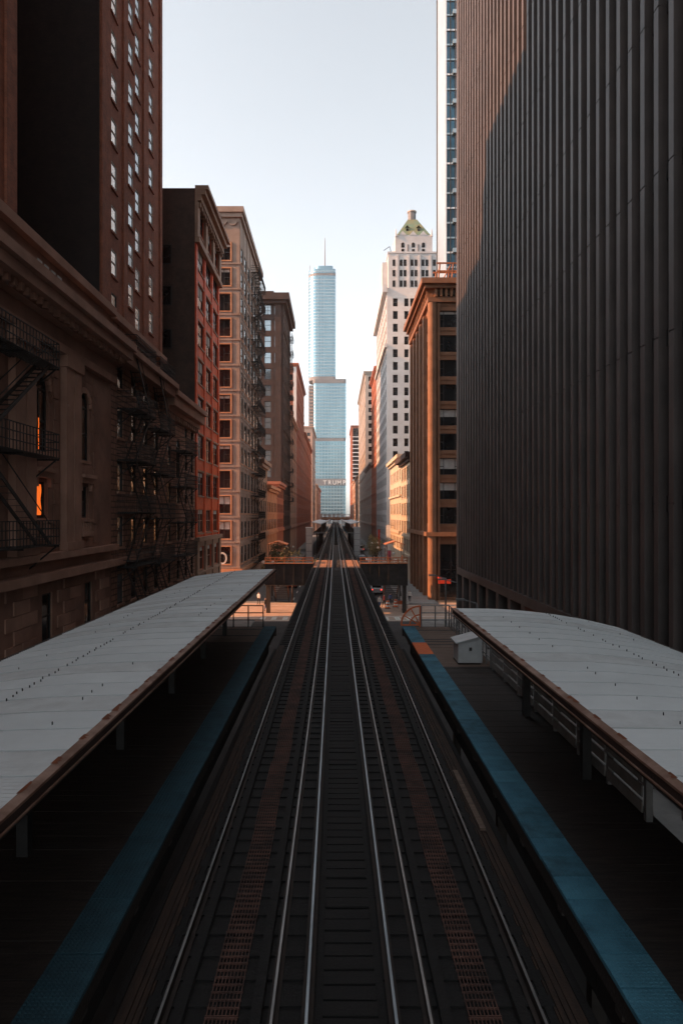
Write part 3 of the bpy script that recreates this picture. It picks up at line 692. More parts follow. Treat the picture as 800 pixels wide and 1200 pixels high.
for xc in (20.1, 23.2, 26.2):
    f_, g_ = window_mesh(.95, 1.5, 'arch', 'frame_dark', 'glass_dark', True); wo = link('window', f_, b.root, Vector((xc, 202.94, zt2+2.9))-b.root.location); link('pane', g_, wo)
    part('gable', MB().quad((xc-1.1, 202.9, zt3-.02), (xc+1.1, 202.9, zt3-.02), (xc, 202.9, zt3+1.2)).quad((xc-1.1, 203.3, zt3-.02), (xc+1.1, 203.3, zt3-.02), (xc, 203.3, zt3+1.2)).quad((xc-1.1, 202.9, zt3-.02), (xc-1.1, 203.3, zt3-.02), (xc, 203.3, zt3+1.2), (xc, 202.9, zt3+1.2)).quad((xc+1.1, 202.9, zt3-.02), (xc+1.1, 203.3, zt3-.02), (xc, 203.3, zt3+1.2), (xc, 202.9, zt3+1.2)), 'white_terracotta', b.root)
for xc in (21.65, 24.7): part('slot', MB().box(xc-.25, xc+.25, 202.85, 203.01, zt2+1.2, zt2+3.8), 'louver', b.root)
for xc in (18.1, 28.7):
    for yy in (202.8, 213.5): part('pinnacle', MB().tube((xc, yy, zt3-.5), (xc, yy, zt3+1.7), .35, .08, 6), 'white_terracotta', b.root)
py = MB(); zt4 = (603.5-259)/800*208+C; cx, cy = 23.4, 208.4
base = [(18.3, 203.3), (28.5, 203.3), (28.5, 213.5), (18.3, 213.5)]; top_ = [(cx-1.4, cy-1.4), (cx+1.4, cy-1.4), (cx+1.4, cy+1.4), (cx-1.4, cy+1.4)]
for k in range(4):
    a, b2, c, d = base[k], base[(k+1) % 4], top_[(k+1) % 4], top_[k]; py.quad((*a, zt3), (*b2, zt3), (*c, zt4), (*d, zt4))
part('pyramid_roof', py, 'green_copper', b.root)
for xc in (21.6, 25.0):
    part('dormer', MB().box(xc-.55, xc+.55, 204.4, 207, zt3+1.1, zt3+2.7).quad((xc-.7, 204.2, zt3+2.7), (xc, 204.2, zt3+3.5), (xc, 207, zt3+3.5), (xc-.7, 207, zt3+2.7)).quad((xc+.7, 204.2, zt3+2.7), (xc, 204.2, zt3+3.5), (xc, 207, zt3+3.5), (xc+.7, 207, zt3+2.7)), 'green_copper', b.root)
    part('dormer_pane', MB().box(xc-.35, xc+.35, 204.3, 204.39, zt3+1.3, zt3+2.5), 'glass_dark', b.root)
part('lantern', MB().prism([(cx+1.25*math.cos(R(22.5+45*k)), cy+1.25*math.sin(R(22.5+45*k))) for k in range(8)], zt4-.3, zt4+2.6), 'louver', b.root)
part('lantern_cap', MB().prism([(cx+1.45*math.cos(R(22.5+45*k)), cy+1.45*math.sin(R(22.5+45*k))) for k in range(8)], zt4+2.6, zt4+3.0), 'cream', b.root)
dv = MB().tube((17, 203, zt2), (16.2, 203, zt2+3.2), .09).tube((16.2, 203, zt2+3.2), (14.4, 203, zt2+2.0), .09); part('roof_davit', dv, 'dark_metal', b.root)

# ---- further right ------------------------------------------------------------------------------------------
simple('dark_red_slab', 'narrow dark red brick slab left of the white tower', 'R', 231, 262, 50+C, 'red_brick_far', depth=8, sp=3.6)
b = simple('cream_tower', 'cream stepped tower further up the right side of the street', 'R', 315, 405, 66+C, 'cream', depth=12, sp=3.8, smax=2)
b.box('upper_block', 'cream', 20.5, 26, 322, 350, 66+C, 74+C)
simple('mid_right_block', 'tan mid-rise block between the red slab and the cream tower', 'R', 263, 313, 20+C, 'cream', sp=3.8)
b = simple('balcony_tower', 'dark glass apartment tower with pale balconies right of the glass skyscraper', 'R', 574, 640, 75+C, 'red_brick_far', depth=9, sp=4)
for i in range(22): b.box('balcony', 'panel_white', 14.5, 22.6, 572.6, 573.99, i*3.3-4+C, i*3.3-3.4+C)
b.box('glass_front', 'glass_dark', 15, 22.5, 573.9, 574.02, -10+C, 73+C)
simple('far_right_block', 'distant orange block at the right end of the street', 'R', 420, 560, 24+C, 'tan_far', sp=4)

# ---- blue glass apartment tower rising behind the brown building ----------------------------------------------
root = thing('blue_glass_tower', 'slender blue glass tower with white edge seen past the ribbed tower', 'tower', (31, 176, ZS))
part('wall', MB().box(27.6, 35, 170.4, 183, ZS, 196), 'glass_blue', root)
part('white_edge', MB().box(27.4, 27.59, 170.4, 183, ZS, 197), 'white_glass', root)
part('fin', MB().box(27.2, 27.55, 183.01, 183.6, ZS, 190), 'dark_metal', root); part('fin', MB().box(27.35, 27.75, 170.05, 170.39, ZS, 197), 'panel_white', root)
for i in range(52):
    z = ZS+i*3.7; part('floor_slab', MB().box(27.76, 35.2, 170.1, 170.39, z, z+.4), 'panel_white' if i % 3 == 0 else 'glass_band', root)
    if i % 2: part('balcony', MB().box(29.2, 31.2, 169.2, 170.09, z, z+1.0), 'glass_band', root)
for x in (28.7, 29.9, 31.1, 33): part('mullion', MB().box(x-.1, x+.1, 170.0, 170.38, ZS, 196), 'dark_metal', root)

# ---- stepped glass skyscraper at the end of the street -----------------------------------------------------------
root = thing('glass_skyscraper', 'very tall stepped pale blue glass skyscraper with spire at the end of the street', 'skyscraper', (-10, 975, ZS))
def rr(x0, x1, y0, y1, r, n=6):
    P = []
    q = min(r, 3)
    for cx, cy, a, r in ((x1-q, y0+q, -90, q), (x1-q, y1-q, 0, q), (x0+r, y1-r, 90, r), (x0+r, y0+r, 180, r)):
        for k in range(n+1): P.append((cx+r*math.cos(R(a+90*k/n)), cy+r*math.sin(R(a+90*k/n))))
    return P
def tier(x0, x1, y0, y1, z0, z1, r, fl=4.6):
    part('glass_body', MB().prism(rr(x0, x1, y0, y1, r), z0, z1), 'glass_tower', root, smooth=False)
    mb = MB()
    for z in rows(z0+2, z1-3, fl): mb.prism(rr(x0-.25, x1+.25, y0-.25, y1+.25, r), z, z+1.0)
    part('floor_line', mb, 'glass_band', root, stuff=True)
    mu = MB()
    k = 0
    for x in rows(x0+r, x1-r, 4.2): mu.box(x-.14, x+.14, y0-.35, y0-.02, z0, z1-2)
    part('mullion', mu, 'glass_band', root, stuff=True)
Z = lambda py: (603.5-py)/800*952+C
tier(-30, 15, 952, 1000, Z(602), Z(516)-1, 3); tier(-30, 15.3, 952.5, 1000, Z(513), Z(449), 4); tier(-37.5, .6, 958, 1000, Z(440), Z(321), 14)
part('louver_band', MB().prism(rr(-29.7, 14.8, 952.6, 1000, 3), Z(516)-1, Z(513)), 'louver', root)
part('louver_band', MB().prism(rr(-31, 15.4, 952.2, 1000, 4), Z(449), Z(444)), 'louver', root)
part('louver_band', MB().prism(rr(-37.4, .5, 958, 1000, 14), Z(444), Z(440)), 'louver', root)
part('louver_band', MB().prism(rr(-37.4, .5, 958.1, 1000, 14), Z(321), Z(318)), 'louver', root)
tier(-37.5, .6, 958, 1000, Z(318), Z(313), 14)
part('crown', MB().prism(rr(-30, -3, 963, 995, 10), Z(313), Z(308)), 'glass_tower', root)
part('spire', MB().tube((-14.5, 975, Z(310)), (-14.5, 975, Z(271)), 1.0, .35), 'louver', root); part('antenna', MB().tube((-35.5, 972, Z(316)), (-35.5, 972, Z(305)), .4), 'louver', root)
part('side_block', MB().box(-37, -30.2, 962, 1000, 0, Z(450)), 'louver', root)
for i in range(40):
    z = 4+i*4.6
    if z < Z(452): part('balcony', MB().box(-37.6, -30.3, 959.8, 962, z, z+1.1), 'pink_far', root)
part('sign_band', MB().box(-30.2, 15.1, 951.2, 951.9, Z(569), Z(561)), 'louver', root)
for i, ch in enumerate('TRUMP'):
    cu = bpy.data.curves.new('sign_letter', 'FONT'); cu.body = ch; cu.size = 8.0; cu.extrude = .35; cu.align_x = 'CENTER'; cu.offset = .16
    t = bpy.data.objects.new('tmp', cu); COL.objects.link(t); dg = bpy.context.evaluated_depsgraph_get(); me = bpy.data.meshes.new_from_object(t.evaluated_get(dg)); bpy.data.objects.remove(t)
    me.transform(Matrix.Rotation(R(90), 4, 'X')); me.materials.clear(); me.materials.append(M['sign_white'])
    link('sign_letter', me, root, Vector((-14.2+i*6.7, 950.8, Z(567.8)))-root.location)
for x in rows(-29, 14, 6.1): part('column', MB().box(x-.6, x+.6, 953, 954.2, ZS, Z(602)), 'glass_band', root)
part('base_wall', MB().box(-30, 15, 957, 1000, ZS, Z(602)-.01), 'louver', root)

# ------------------------------------------------------------------ fire escapes
def fire_escape(name, label, y0, y1, levels, x=XL, drop=True):
    root = thing(name, label, 'fire escape', (x+.7, (y0+y1)/2, levels[0]), 'iron fire escapes on the left buildings')
    xo = x+1.25
    for i, z in enumerate(levels):
        g = MB()
        for k in range(9): g.box(x+.05, xo, 0, 0, 0, 0) if False else g.box(x+.06+k*.145, x+.13+k*.145, y0, y1, z-.04, z)
        for yy in (y0, (y0+y1)/2, y1): g.box(x, xo, yy-.03, yy+.03, z-.12, z-.045)
        part('balcony', g, 'iron', root)
        r = MB()
        for zz in (.35, .7, 1.05): r.bar((xo, y0, z+zz), (xo, y1, z+zz), .04).bar((x, y0, z+zz), (xo, y0, z+zz), .04).bar((x, y1, z+zz), (xo, y1, z+zz), .04)
        n = int((y1-y0)/.28)
        for k in range(n+1): yy = y0+(y1-y0)*k/n; r.bar((xo, yy, z), (xo, yy, z+1.05), .03)
        part('railing', r, 'iron', root)
        for yy in (y0+.2, y1-.2): part('bracket', MB().bar((x, yy, z-1.1), (xo-.05, yy, z-.1), .06), 'iron', root)
        if i+1 < len(levels):
            z2 = levels[i+1]; s_ = MB(); ya, yb = (y0+.4, y1-.5) if i % 2 else (y1-.5, y0+.4)
            xs = (x+.45, x+1.05)
            for xx in xs: s_.bar((xx, ya, z), (xx, yb, z2), .05, .16)
            m_ = int((z2-z)/.24)
            for k in range(1, m_): t = k/m_; yy = ya+(yb-ya)*t; zz = z+(z2-z)*t; s_.box(xs[0], xs[1], yy-.11, yy+.11, zz-.02, zz)
            for xx in xs: s_.bar((xx, ya, z+.9), (xx, yb, z2+.9), .035)
            part('stair', s_, 'iron', root)
    return root
fire_escape('fire_escape', 'black iron fire escape at the left edge of the stone building', 23.6, 30.6, [-1.3+C, 2.55+C, 6.6+C])
fire_escape('fire_escape', 'black iron fire escape over the plain brick building, nearer of the two there', 42.6, 47.2, [-6.6+C, -3.2+C, .2+C, 3.5+C, 6.7+C, 10.2+C])
fire_escape('fire_escape', 'black iron fire escape over the plain brick building, farther of the two there', 48.4, 52.8, [-6.6+C, -3.4+C, -.2+C, 3.0+C, 6.2+C, 10.2+C])
fire_escape('fire_escape', 'black iron fire escape on the lower corner building before the red one', 56.6, 61.4, [-6.6+C, -3.4+C, -.6+C, 2.4+C, 5.4+C])
fire_escape('fire_escape', 'black iron fire escape zigzagging down the beige building', 110.5, 121.5, [-7.7+C+i*3.62 for i in range(14)])
fire_escape('fire_escape', 'black iron fire escape down the street side of the dark brown tower', 196, 204, [4+C+i*4.3 for i in range(12)])

# ------------------------------------------------------------------ elevated railway
via = thing('rail_viaduct', 'dark steel elevated railway structure running up the middle of the street', 'viaduct', (.2, 5, ZS))
TR = (-1.5235, 1.9275)
for c in TR:
    for sx in (-.72, .72): part('stringer', MB().box(c+sx-.14, c+sx+.14, -5, 900, -1.25, -.395), 'girder_paint', via)
cg = MB().box(-2.9, 3.4, -.2, .2, -2.2, -1.26).mesh('cross_girder', 'girder_paint', (0, 0, 0)); cl = MB().box(-.28, .28, -.28, .28, ZS, -2.21).mesh('column', 'girder_paint')
for k in range(50):
    y = 4+k*15.2
    link('cross_girder', cg, via, Vector((0, y, 0))-via.location)
    for x in (-2.5, 2.95): link('column', cl, via, Vector((x, y, 0))-via.location)
part('gap_shade_sheet', MB().box(-2.86, 3.24, -3, 150, -.32, -.205), 'tie_wood', via)  # dark sheet added to even out the shade in the gaps between ties
RAILP = [(-.021, 0), (-.021, -.04), (-.012, -.05), (-.012, -.145), (-.07, -.155), (-.07, -.17), (.07, -.17), (.07, -.155), (.012, -.145), (.012, -.05), (.021, -.04), (.021, 0), (.017, .006), (-.017, .006)]
tie_me = [MB().box(-1.22, 1.22, -.11, .11, -.38, -.172).mesh('tie', 'tie_wood') for k in range(1)]
longtie = MB().box(-1.22, 1.22, -.11, .11, -.38, -.172)
gr = MB(); GL = 1.83
for k in range(9): x = -.2+k*.05; gr.box(x-.007, x+.007, 0, GL-.03, -.17, -.14)
for k in range(13): gr.box(-.215, .215, k*.15, k*.15+.014, -.168, -.136)
gr_me = gr.mesh('grating', 'grating_rust')
cp_me = MB().box(-1.15, 1.15, 0, .27, -.135, -.075).mesh('sun_band_plank', 'plank_sun_orange')  # planks added so the sunlit band reads orange across the dark ties
pl_me = MB().box(-.62, .62, 0, .24, -.16, -.12).mesh('plank', 'tie_wood')
for i, c in enumerate(TR):
    t = thing('railway_track', ('left' if i == 0 else 'right')+'-hand railway track with rusty grating between its rails on wooden ties', 'railway track', (c, 5, -.2))
    off = Vector((0, 0, 0))-t.location
    for sx in (-.7175, .7175):
        o = part('rail', MB().sweep([(c+sx+x, z) for x, z in RAILP], -3, 900), 'rail_side', t); o.data.materials.append(M['rail_steel'])
        for p in o.data.polygons:
            if p.normal.z > .3 and abs(p.center.z+t.location.z) < .02: p.material_index = 1
    px = c+1.165 if i == 0 else c-1.165
    o = part('power_rail', MB().sweep([(px+x*1.1, z+.09) for x, z in RAILP], -3, 900), 'rail_side', t); o.data.materials.append(M['power_steel'])
    for p in o.data.polygons:
        if p.normal.z > .3 and p.center.z+t.location.z > .06: p.material_index = 1
    for sx in (-.5, .5): part('guard_timber', MB().box(c+sx-.07, c+sx+.07, -3, 420, -.171, -.06), 'tie_wood', t)
    for k in range(180): link('tie', tie_me[0], t, Vector((c+random.uniform(-.03, .03), 4+k*.52, 0))+off, random.uniform(-.008, .008))
    st = MB()
    for k in range(180, 1100): y = 4+k*.52; st.box(c-1.22, c+1.22, y-.11, y+.11, -.38, -.172)
    part('far_ties', st, 'tie_wood', t, stuff=True)
    for k in range(60): link('grating', gr_me, t, Vector((c+.03+random.uniform(-.02, .02)-(.03 if i else -.03), 5.2+k*GL, random.uniform(0, .006)))+off, random.uniform(-.006, .006))
    ox = c-1.12 if i == 0 else c+1.12
    for q in range(4):
        for k in range(26): pass
    bo = MB()
    for q in range(3):
        x = ox+(q-1)*.085
        part('edge_board', MB().box(x-.035, x+.035, -3, 34, -.17+q*.004, -.13+q*.004), 'board_brown', t)
    for k in range(46):
        y = 83.6+k*.3; link('sun_band_plank', cp_me, t, Vector((c, y, random.uniform(-.004, .004)))+off, random.uniform(-.006, .006))
fw = thing('centre_walkway', 'dark timber walkway between the two power rails', 'walkway', (.2, 5, -.3))
wp = MB().box(-.36, .36, 0, .26, -.2, -.165).mesh('plank', 'tie_wood')
for k in range(280): link('plank', wp, fw, Vector((.2, 3+k*.31, random.uniform(-.004, .02)))-fw.location, random.uniform(-.01, .01))
for i in range(5):      # small pale clips on the ties
    pass
o = link('loose_board', MB().box(-.06, .06, -1.6, 1.6, -.14, -.08).mesh('loose_board', 'plank_pale'), None, (3.02, 15.6, .03), R(.3)); tag(o, 'pale loose board lying beside the right track near the platform', 'board')

# ------------------------------------------------------------------ platforms
PZ = .9
def platform(name, label, sgn, xe, xo, y1):
    t = thing(name, label, 'platform', ((xe+xo)/2, 5, -.5))
    x0, x1 = min(xe, xo), max(xe, xo); off = -t.location
    inner = xe+sgn*.61
    a, b_ = min(inner, xo), max(inner, xo)
    w = b_-a
    pm = [MB().box(-w/2, w/2, .004, .236, -.06, 0).mesh('plank', m_) for m_ in ('plank_wood', 'plank_pale')]
    y = 3.0; k = 0
    while y < y1-.1:
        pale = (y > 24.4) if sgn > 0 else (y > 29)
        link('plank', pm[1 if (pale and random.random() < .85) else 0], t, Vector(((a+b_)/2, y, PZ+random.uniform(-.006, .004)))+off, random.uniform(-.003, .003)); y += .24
    def tile():
        m_ = MB().box(-.3, .3, .007, .603, -.05, .012)
        for i in range(10):
            for j in range(10):
                cx, cy = -.27+i*.06, .035+j*.06
                m_.quad((cx-.011, cy-.011, .019), (cx+.011, cy-.011, .019), (cx+.011, cy+.011, .019), (cx-.011, cy+.011, .019))
                for (ax, ay), (bx, by) in (((-1, -1), (1, -1)), ((1, -1), (1, 1)), ((1, 1), (-1, 1)), ((-1, 1), (-1, -1))):
                    m_.quad((cx+ax*.018, cy+ay*.018, .0121), (cx+bx*.018, cy+by*.018, .0121), (cx+bx*.011, cy+by*.011, .019), (cx+ax*.011, cy+ay*.011, .019))
        return m_
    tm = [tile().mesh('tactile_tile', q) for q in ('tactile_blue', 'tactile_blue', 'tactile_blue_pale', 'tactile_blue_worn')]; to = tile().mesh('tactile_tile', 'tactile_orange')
    y = 3.0; n = 0; tg = tile().mesh('tactile_tile', 'tactile_blue_shaded')
    while y < y1-.3:
        org = sgn > 0 and abs(y-27.7) < .95
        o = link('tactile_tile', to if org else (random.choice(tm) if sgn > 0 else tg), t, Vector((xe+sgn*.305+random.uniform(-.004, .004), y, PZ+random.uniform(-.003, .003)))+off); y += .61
    part('edge_beam', MB().box(min(xe+sgn*.05, xe+sgn*.25), max(xe+sgn*.05, xe+sgn*.25), 2, y1, PZ-.35, PZ-.062), 'plank_wood', t)
    part('outer_beam', MB().box(xo-.1, xo+.1, 2, y1, PZ-.4, PZ-.062), 'plank_wood', t)
    for k in range(14):
        y = 4+k*2.2
        if y < y1: part('joist', MB().box(x0+.2, x1-.2, y-.1, y+.1, PZ-.7, PZ-.402), 'girder_paint', t)
    lo = (xe+sgn*.1, xe-sgn*.5)
    for q in range(5):
        x = xe+sgn*.05-sgn*q*.125
        part('deck_board', MB().box(x-.055, x+.055, 2, y1, -.22, -.17-.004*(q % 2)), 'board_brown' if q % 2 else 'tie_wood', t)
    for k in range(26):
        y = 2+k*1.22
        if y < y1-1: part('skirt_board', MB().box(min(xe+sgn*.28, xe+sgn*.31), max(xe+sgn*.28, xe+sgn*.31), y, y+1.2, -.2, PZ-.07), 'tie_wood', t)
    part('end_board', MB().box(x0, x1, y1, y1+.06, PZ-.45, PZ+.0), 'plank_wood', t)
    for y in (6, 14, 22, 30):
        part('support', MB().box(xo-sgn*.4-.15, xo-sgn*.4+.15, y-.15, y+.15, ZS, PZ-.71), 'girder_paint', t)
    return t
platform('station_platform', 'right-hand wooden platform with bright blue edge strip and one orange tile', 1, 3.28, 5.75, 33.4)
platform('station_platform', 'left-hand wooden platform in deep shade with dim blue edge strip', -1, -2.875, -6.6, 33.4)
# canopies
def canopy(name, label, prof, yend, posts, sgn):
    """prof: track edge first (x, z)"""
    t = thing(name, label, 'canopy', (prof[0][0], 5, prof[0][1])); off = -t.location
    # resample profile smoothly
    P = []
    for (xa, za), (xb, zb) in zip(prof, prof[1:]):
        for k in range(4): P.append((xa+(xb-xa)*k/4, za+(zb-za)*k/4))
    P.append(prof[-1])
    for _ in range(2): P = [P[0]]+[((P[i-1][0]+2*P[i][0]+P[i+1][0])/4, (P[i-1][1]+2*P[i][1]+P[i+1][1])/4) for i in range(1, len(P)-1)]+[P[-1]]
    PW = .8; pm = MB(); ny = 33
    for j in range(ny):
        y = .03+(PW-.03)*j/(ny-1); dz = .007*math.sin(j*math.pi/2.0)+.008*(1-y/PW)
        for x, z in P: pm.v.append((x, y, z+dz))
    n = len(P)
    pm.f = [(j*n+i, j*n+i+1, (j+1)*n+i+1, (j+1)*n+i) for j in range(ny-1) for i in range(n-1)]
    i0 = len(pm.v)
    for x, z in P: pm.v.append((x, .03, z+.008))
    for x, z in P: pm.v.append((x, .03, z-.03))
    pm.f += [(i0+i, i0+i+1, i0+n+i+1, i0+n+i) for i in range(n-1)]
    mes = [pm.mesh('roof_panel', q) for q in ('roof_metal', 'roof_metal', 'roof_metal_worn', 'roof_metal_pale')]
    y = yend
    while y > 2.2:
        y -= PW; link('roof_panel', random.choice(mes), t, Vector((0, y, random.uniform(-.003, .003)))+off)
    # underside, ribs
    part('ceiling', MB().sweep([(x, z-.05) for x, z in P]+[(x, z-.09) for x, z in reversed(P)], 2.2, yend-.05), 'dark_metal', t)
    sc = MB()
    for fx in (.22, .5, .78):
        i = int(fx*(n-1)); x, z = P[i]
        yy = 2.5
        while yy < yend-.2:
            if random.random() < (.8 if fx == .5 else .3):
                s = .011 if fx == .5 else .009
                px = x+random.uniform(-.03, .03); sc.prism([(px+s*math.cos(q*math.pi/3), yy+s*math.sin(q*math.pi/3)) for q in range(6)], z, z+.042)
            yy += .2*(1 if fx == .5 else 2)
    part('screw_heads', sc, 'dark_metal', t, stuff=True)
    xe, ze = prof[0]
    # gutter and fascia on the track side
    part('gutter', MB().sweep([(xe, ze+.02), (xe-sgn*.1, ze-.005), (xe-sgn*.1, ze-.035), (xe, ze-.04)], 2.2, yend+.03), 'fascia_rust', t)
    part('fascia', MB().box(min(xe-sgn*.085, xe-sgn*.05), max(xe-sgn*.085, xe-sgn*.05), 2.2, yend+.02, ze-.13, ze-.04), 'dark_brown', t)
    part('fascia_lip', MB().box(min(xe-sgn*.105, xe-sgn*.05), max(xe-sgn*.105, xe-sgn*.05), 2.2, yend+.02, ze-.152, ze-.133), 'fascia_rust', t)
    part('edge_beam', MB().box(min(xe+sgn*.1, xe-sgn*.04), max(xe+sgn*.1, xe-sgn*.04), 2.2, yend, ze-.23, ze-.155), 'dark_metal', t)
    y = 3; k = 0
    while y < yend-.4:
        l = random.uniform(.1, .42); sx = random.uniform(.04, .085)
        f = MB(); q = 7
        pts = [(y+l*i/q, sx*random.uniform(.25, 1)*(1 if 0 < i < q else .1)) for i in range(q+1)]
        zt = lambda d: ze+.026-.02*d/.1
        i0 = 0
        for (ya, da), (yb, db) in zip(pts, pts[1:]):
            f.quad((xe+sgn*.012, ya, ze+.026), (xe-sgn*da, ya, zt(da)), (xe-sgn*db, yb, zt(db)), (xe+sgn*.012, yb, ze+.026))
        if random.random() < .8: part('rust_stain', f, 'rust_spot', t)
        y += PW*random.choice((.5, 1, 1))
    xo, zo = prof[-1]
    part('outer_gutter', MB().sweep([(xo, zo), (xo+sgn*.14, zo-.02), (xo+sgn*.14, zo-.12), (xo, zo-.14)], 2.2, yend), 'dark_brown', t)
    for x, z in P[1::3]: part('purlin', MB().box(x-.05, x+.05, 2.2, yend-.05, z-.24, z-.1), 'dark_metal', t)
    for yy in posts:
        px = sgn*5.2 if sgn > 0 else -5.0
        zt_ = min(P, key=lambda p: abs(p[0]-px))[1]-.1
        part('post', MB().box(px-.09, px+.09, yy-.09, yy+.09, PZ, zt_), 'dark_metal', t)
        part('brace', MB().bar((px, yy, zt_-1.0), (xe+sgn*.4, yy, ze-.25), .1), 'dark_metal', t)
    return t
canopy('platform_canopy', 'left-hand curved pale metal platform roof with rusty gutter', [(-3.07, 3.65), (-4.35, 3.62), (-5.6, 3.5), (-7.0, 3.3)], 34.3, (6, 11, 16, 21, 26, 31), -1)
canopy('platform_canopy', 'right-hand curved pale metal platform roof ending halfway along its platform', [(3.5, 3.65), (4.8, 3.64), (6.1, 3.52), (7.2, 3.34), (8.2, 3.1)], 19.9, (5, 9.6, 14.2, 18.6), 1)
# windbreak fence at the back of the right platform
fe = thing('windbreak_fence', 'grey boarded windbreak fence along the back of the right platform', 'fence', (5.6, 19, PZ))
for k in range(8):
    y = 12.2+k*1.7
    part('post', MB().box(5.53, 5.65, y-.05, y+.05, PZ, PZ+1.35), 'rail_grey', fe)
    if k < 7:
        for z in (.12, .4, .68, .96): part('board', MB().box(5.5, 5.53, y+.07, y+1.63, PZ+z, PZ+z+.21), 'board_grey', fe)
def railing(name, label, pts, z, h=1.1, m='rail_grey', step=.65, bars=3):
    t = thing(name, label, 'railing', (*pts[0], z))
    for (xa, ya), (xb, yb) in zip(pts, pts[1:]):
        for i in range(bars):
            zz = z+h*(i+1)/bars; part('rail', MB().tube((xa, ya, zz), (xb, yb, zz), .025, n=8), m, t)
        n = max(1, int(math.hypot(xb-xa, yb-ya)/step))
        for k in range(n+1): x = xa+(xb-xa)*k/n; y = ya+(yb-ya)*k/n; part('post', MB().tube((x, y, z), (x, y, z+h), .03, n=8), m, t)
    return t
railing('platform_railing', 'grey tubular railing closing the far end of the right platform', [(4.2, 33.3), (5.55, 33.3), (5.55, 24.4)], PZ, 1.05, step=.66)
railing('platform_railing', 'dark tubular railing closing the far end of the left platform', [(-3.5, 33.3), (-6.4, 33.3)], PZ, 1.05, 'dark_metal', .72)
gt = thing('end_gate', 'orange quarter-circle gate at the end of the blue platform edge', 'gate', (4.15, 33.35, PZ))
for r_, nm in ((.92, 'outer_arc'), (.5, 'inner_arc')):
    a_ = MB()
    for q in range(12):
        a0, a1 = math.pi/2+math.pi/2*q/12, math.pi/2+math.pi/2*(q+1)/12
        a_.bar((4.15+r_*math.cos(a0), 33.35, PZ+.1+r_*math.sin(a0)), (4.15+r_*math.cos(a1)-.003, 33.35, PZ+.1+r_*math.sin(a1)), .075 if nm == 'outer_arc' else .06)
    part(nm, a_, 'gate_orange', gt)
part('gate_post', MB().bar((4.15, 33.35, PZ), (4.15, 33.35, PZ+1.05), .08), 'gate_orange', gt); part('bottom_bar', MB().bar((3.22, 33.35, PZ+.1), (4.11, 33.35, PZ+.1), .07), 'gate_orange', gt)
for a_ in (120, 150): part('spoke', MB().bar((4.15, 33.35, PZ+.1), (4.15+.9*math.cos(R(a_)), 33.35, PZ+.1+.9*math.sin(R(a_))), .05), 'gate_orange', gt)
cb = thing('equipment_cabinet', 'pale grey metal cabinet with sloping lid on the right platform', 'cabinet', (4.95, 25.5, PZ))
part('body', MB().sweep([(4.5, PZ+.06), (5.38, PZ+.06), (5.38, PZ+1.02), (4.5, PZ+.78)], 25.0, 26.0), 'cabinet_grey', cb)
part('lid', MB().sweep([(4.4, PZ+.76), (4.4, PZ+.8), (5.42, PZ+1.08), (5.42, PZ+1.04)], 24.9, 26.1), 'cabinet_grey', cb); part('skid', MB().box(4.5, 5.3, 24.95, 26.02, PZ, PZ+.055), 'plank_wood', cb)
part('latch', MB().box(4.9, 5.0, 24.97, 24.998, PZ+.5, PZ+.62), 'dark_metal', cb)
# dark clutter under the left canopy end: a stair head
# ------------------------------------------------------------------ transverse girder walkway over the cross street
def girder(name, label, x0, x1, y):
    t = thing(name, label, 'girder', ((x0+x1)/2, y, -2.6))
    part('web', MB().box(x0, x1, y-.02, y+.02, -2.5, .2), 'girder_paint', t)
    part('flange', MB().box(x0, x1, y-.25, y+.25, .2, .26), 'girder_rust', t); part('flange', MB().box(x0, x1, y-.25, y+.25, -2.56, -2.5), 'girder_paint', t)
    n = int((x1-x0)/1.1)
    for k in range(n+1): x = x0+.06+(x1-x0-.12)*k/n; part('stiffener', MB().box(x-.03, x+.03, y-.2, y-.021, -2.49, .19), 'girder_paint', t)
    part('deck', MB().box(x0, x1, y+.26, y+3.2, .1, .2), 'plank_wood', t)
    for z in (.62, .95): part('handrail', MB().bar((x0, y, z), (x1, y, z), .1), 'girder_rust', t)
    for k in range(n+1):
        x = x0+.06+(x1-x0-.12)*k/n; part('post', MB().bar((x, y, .26), (x, y, .9), .08), 'girder_rust', t)
        if k < n and k % 2: part('strut', MB().bar((x, y, .28), (x+.6, y, .9), .06), 'girder_rust', t)
    for x in (x0+.4, x1-.4): part('leg', MB().box(x-.25, x+.25, y+.3, y+.8, ZS, .09), 'girder_paint', t)
girder('cross_walkway', 'rusty plate girder walkway left of the tracks at the cross street', -8.9, -2.75, 86.5)
girder('cross_walkway', 'rusty plate girder walkway right of the tracks at the cross street', 3.15, 9.2, 86.5)
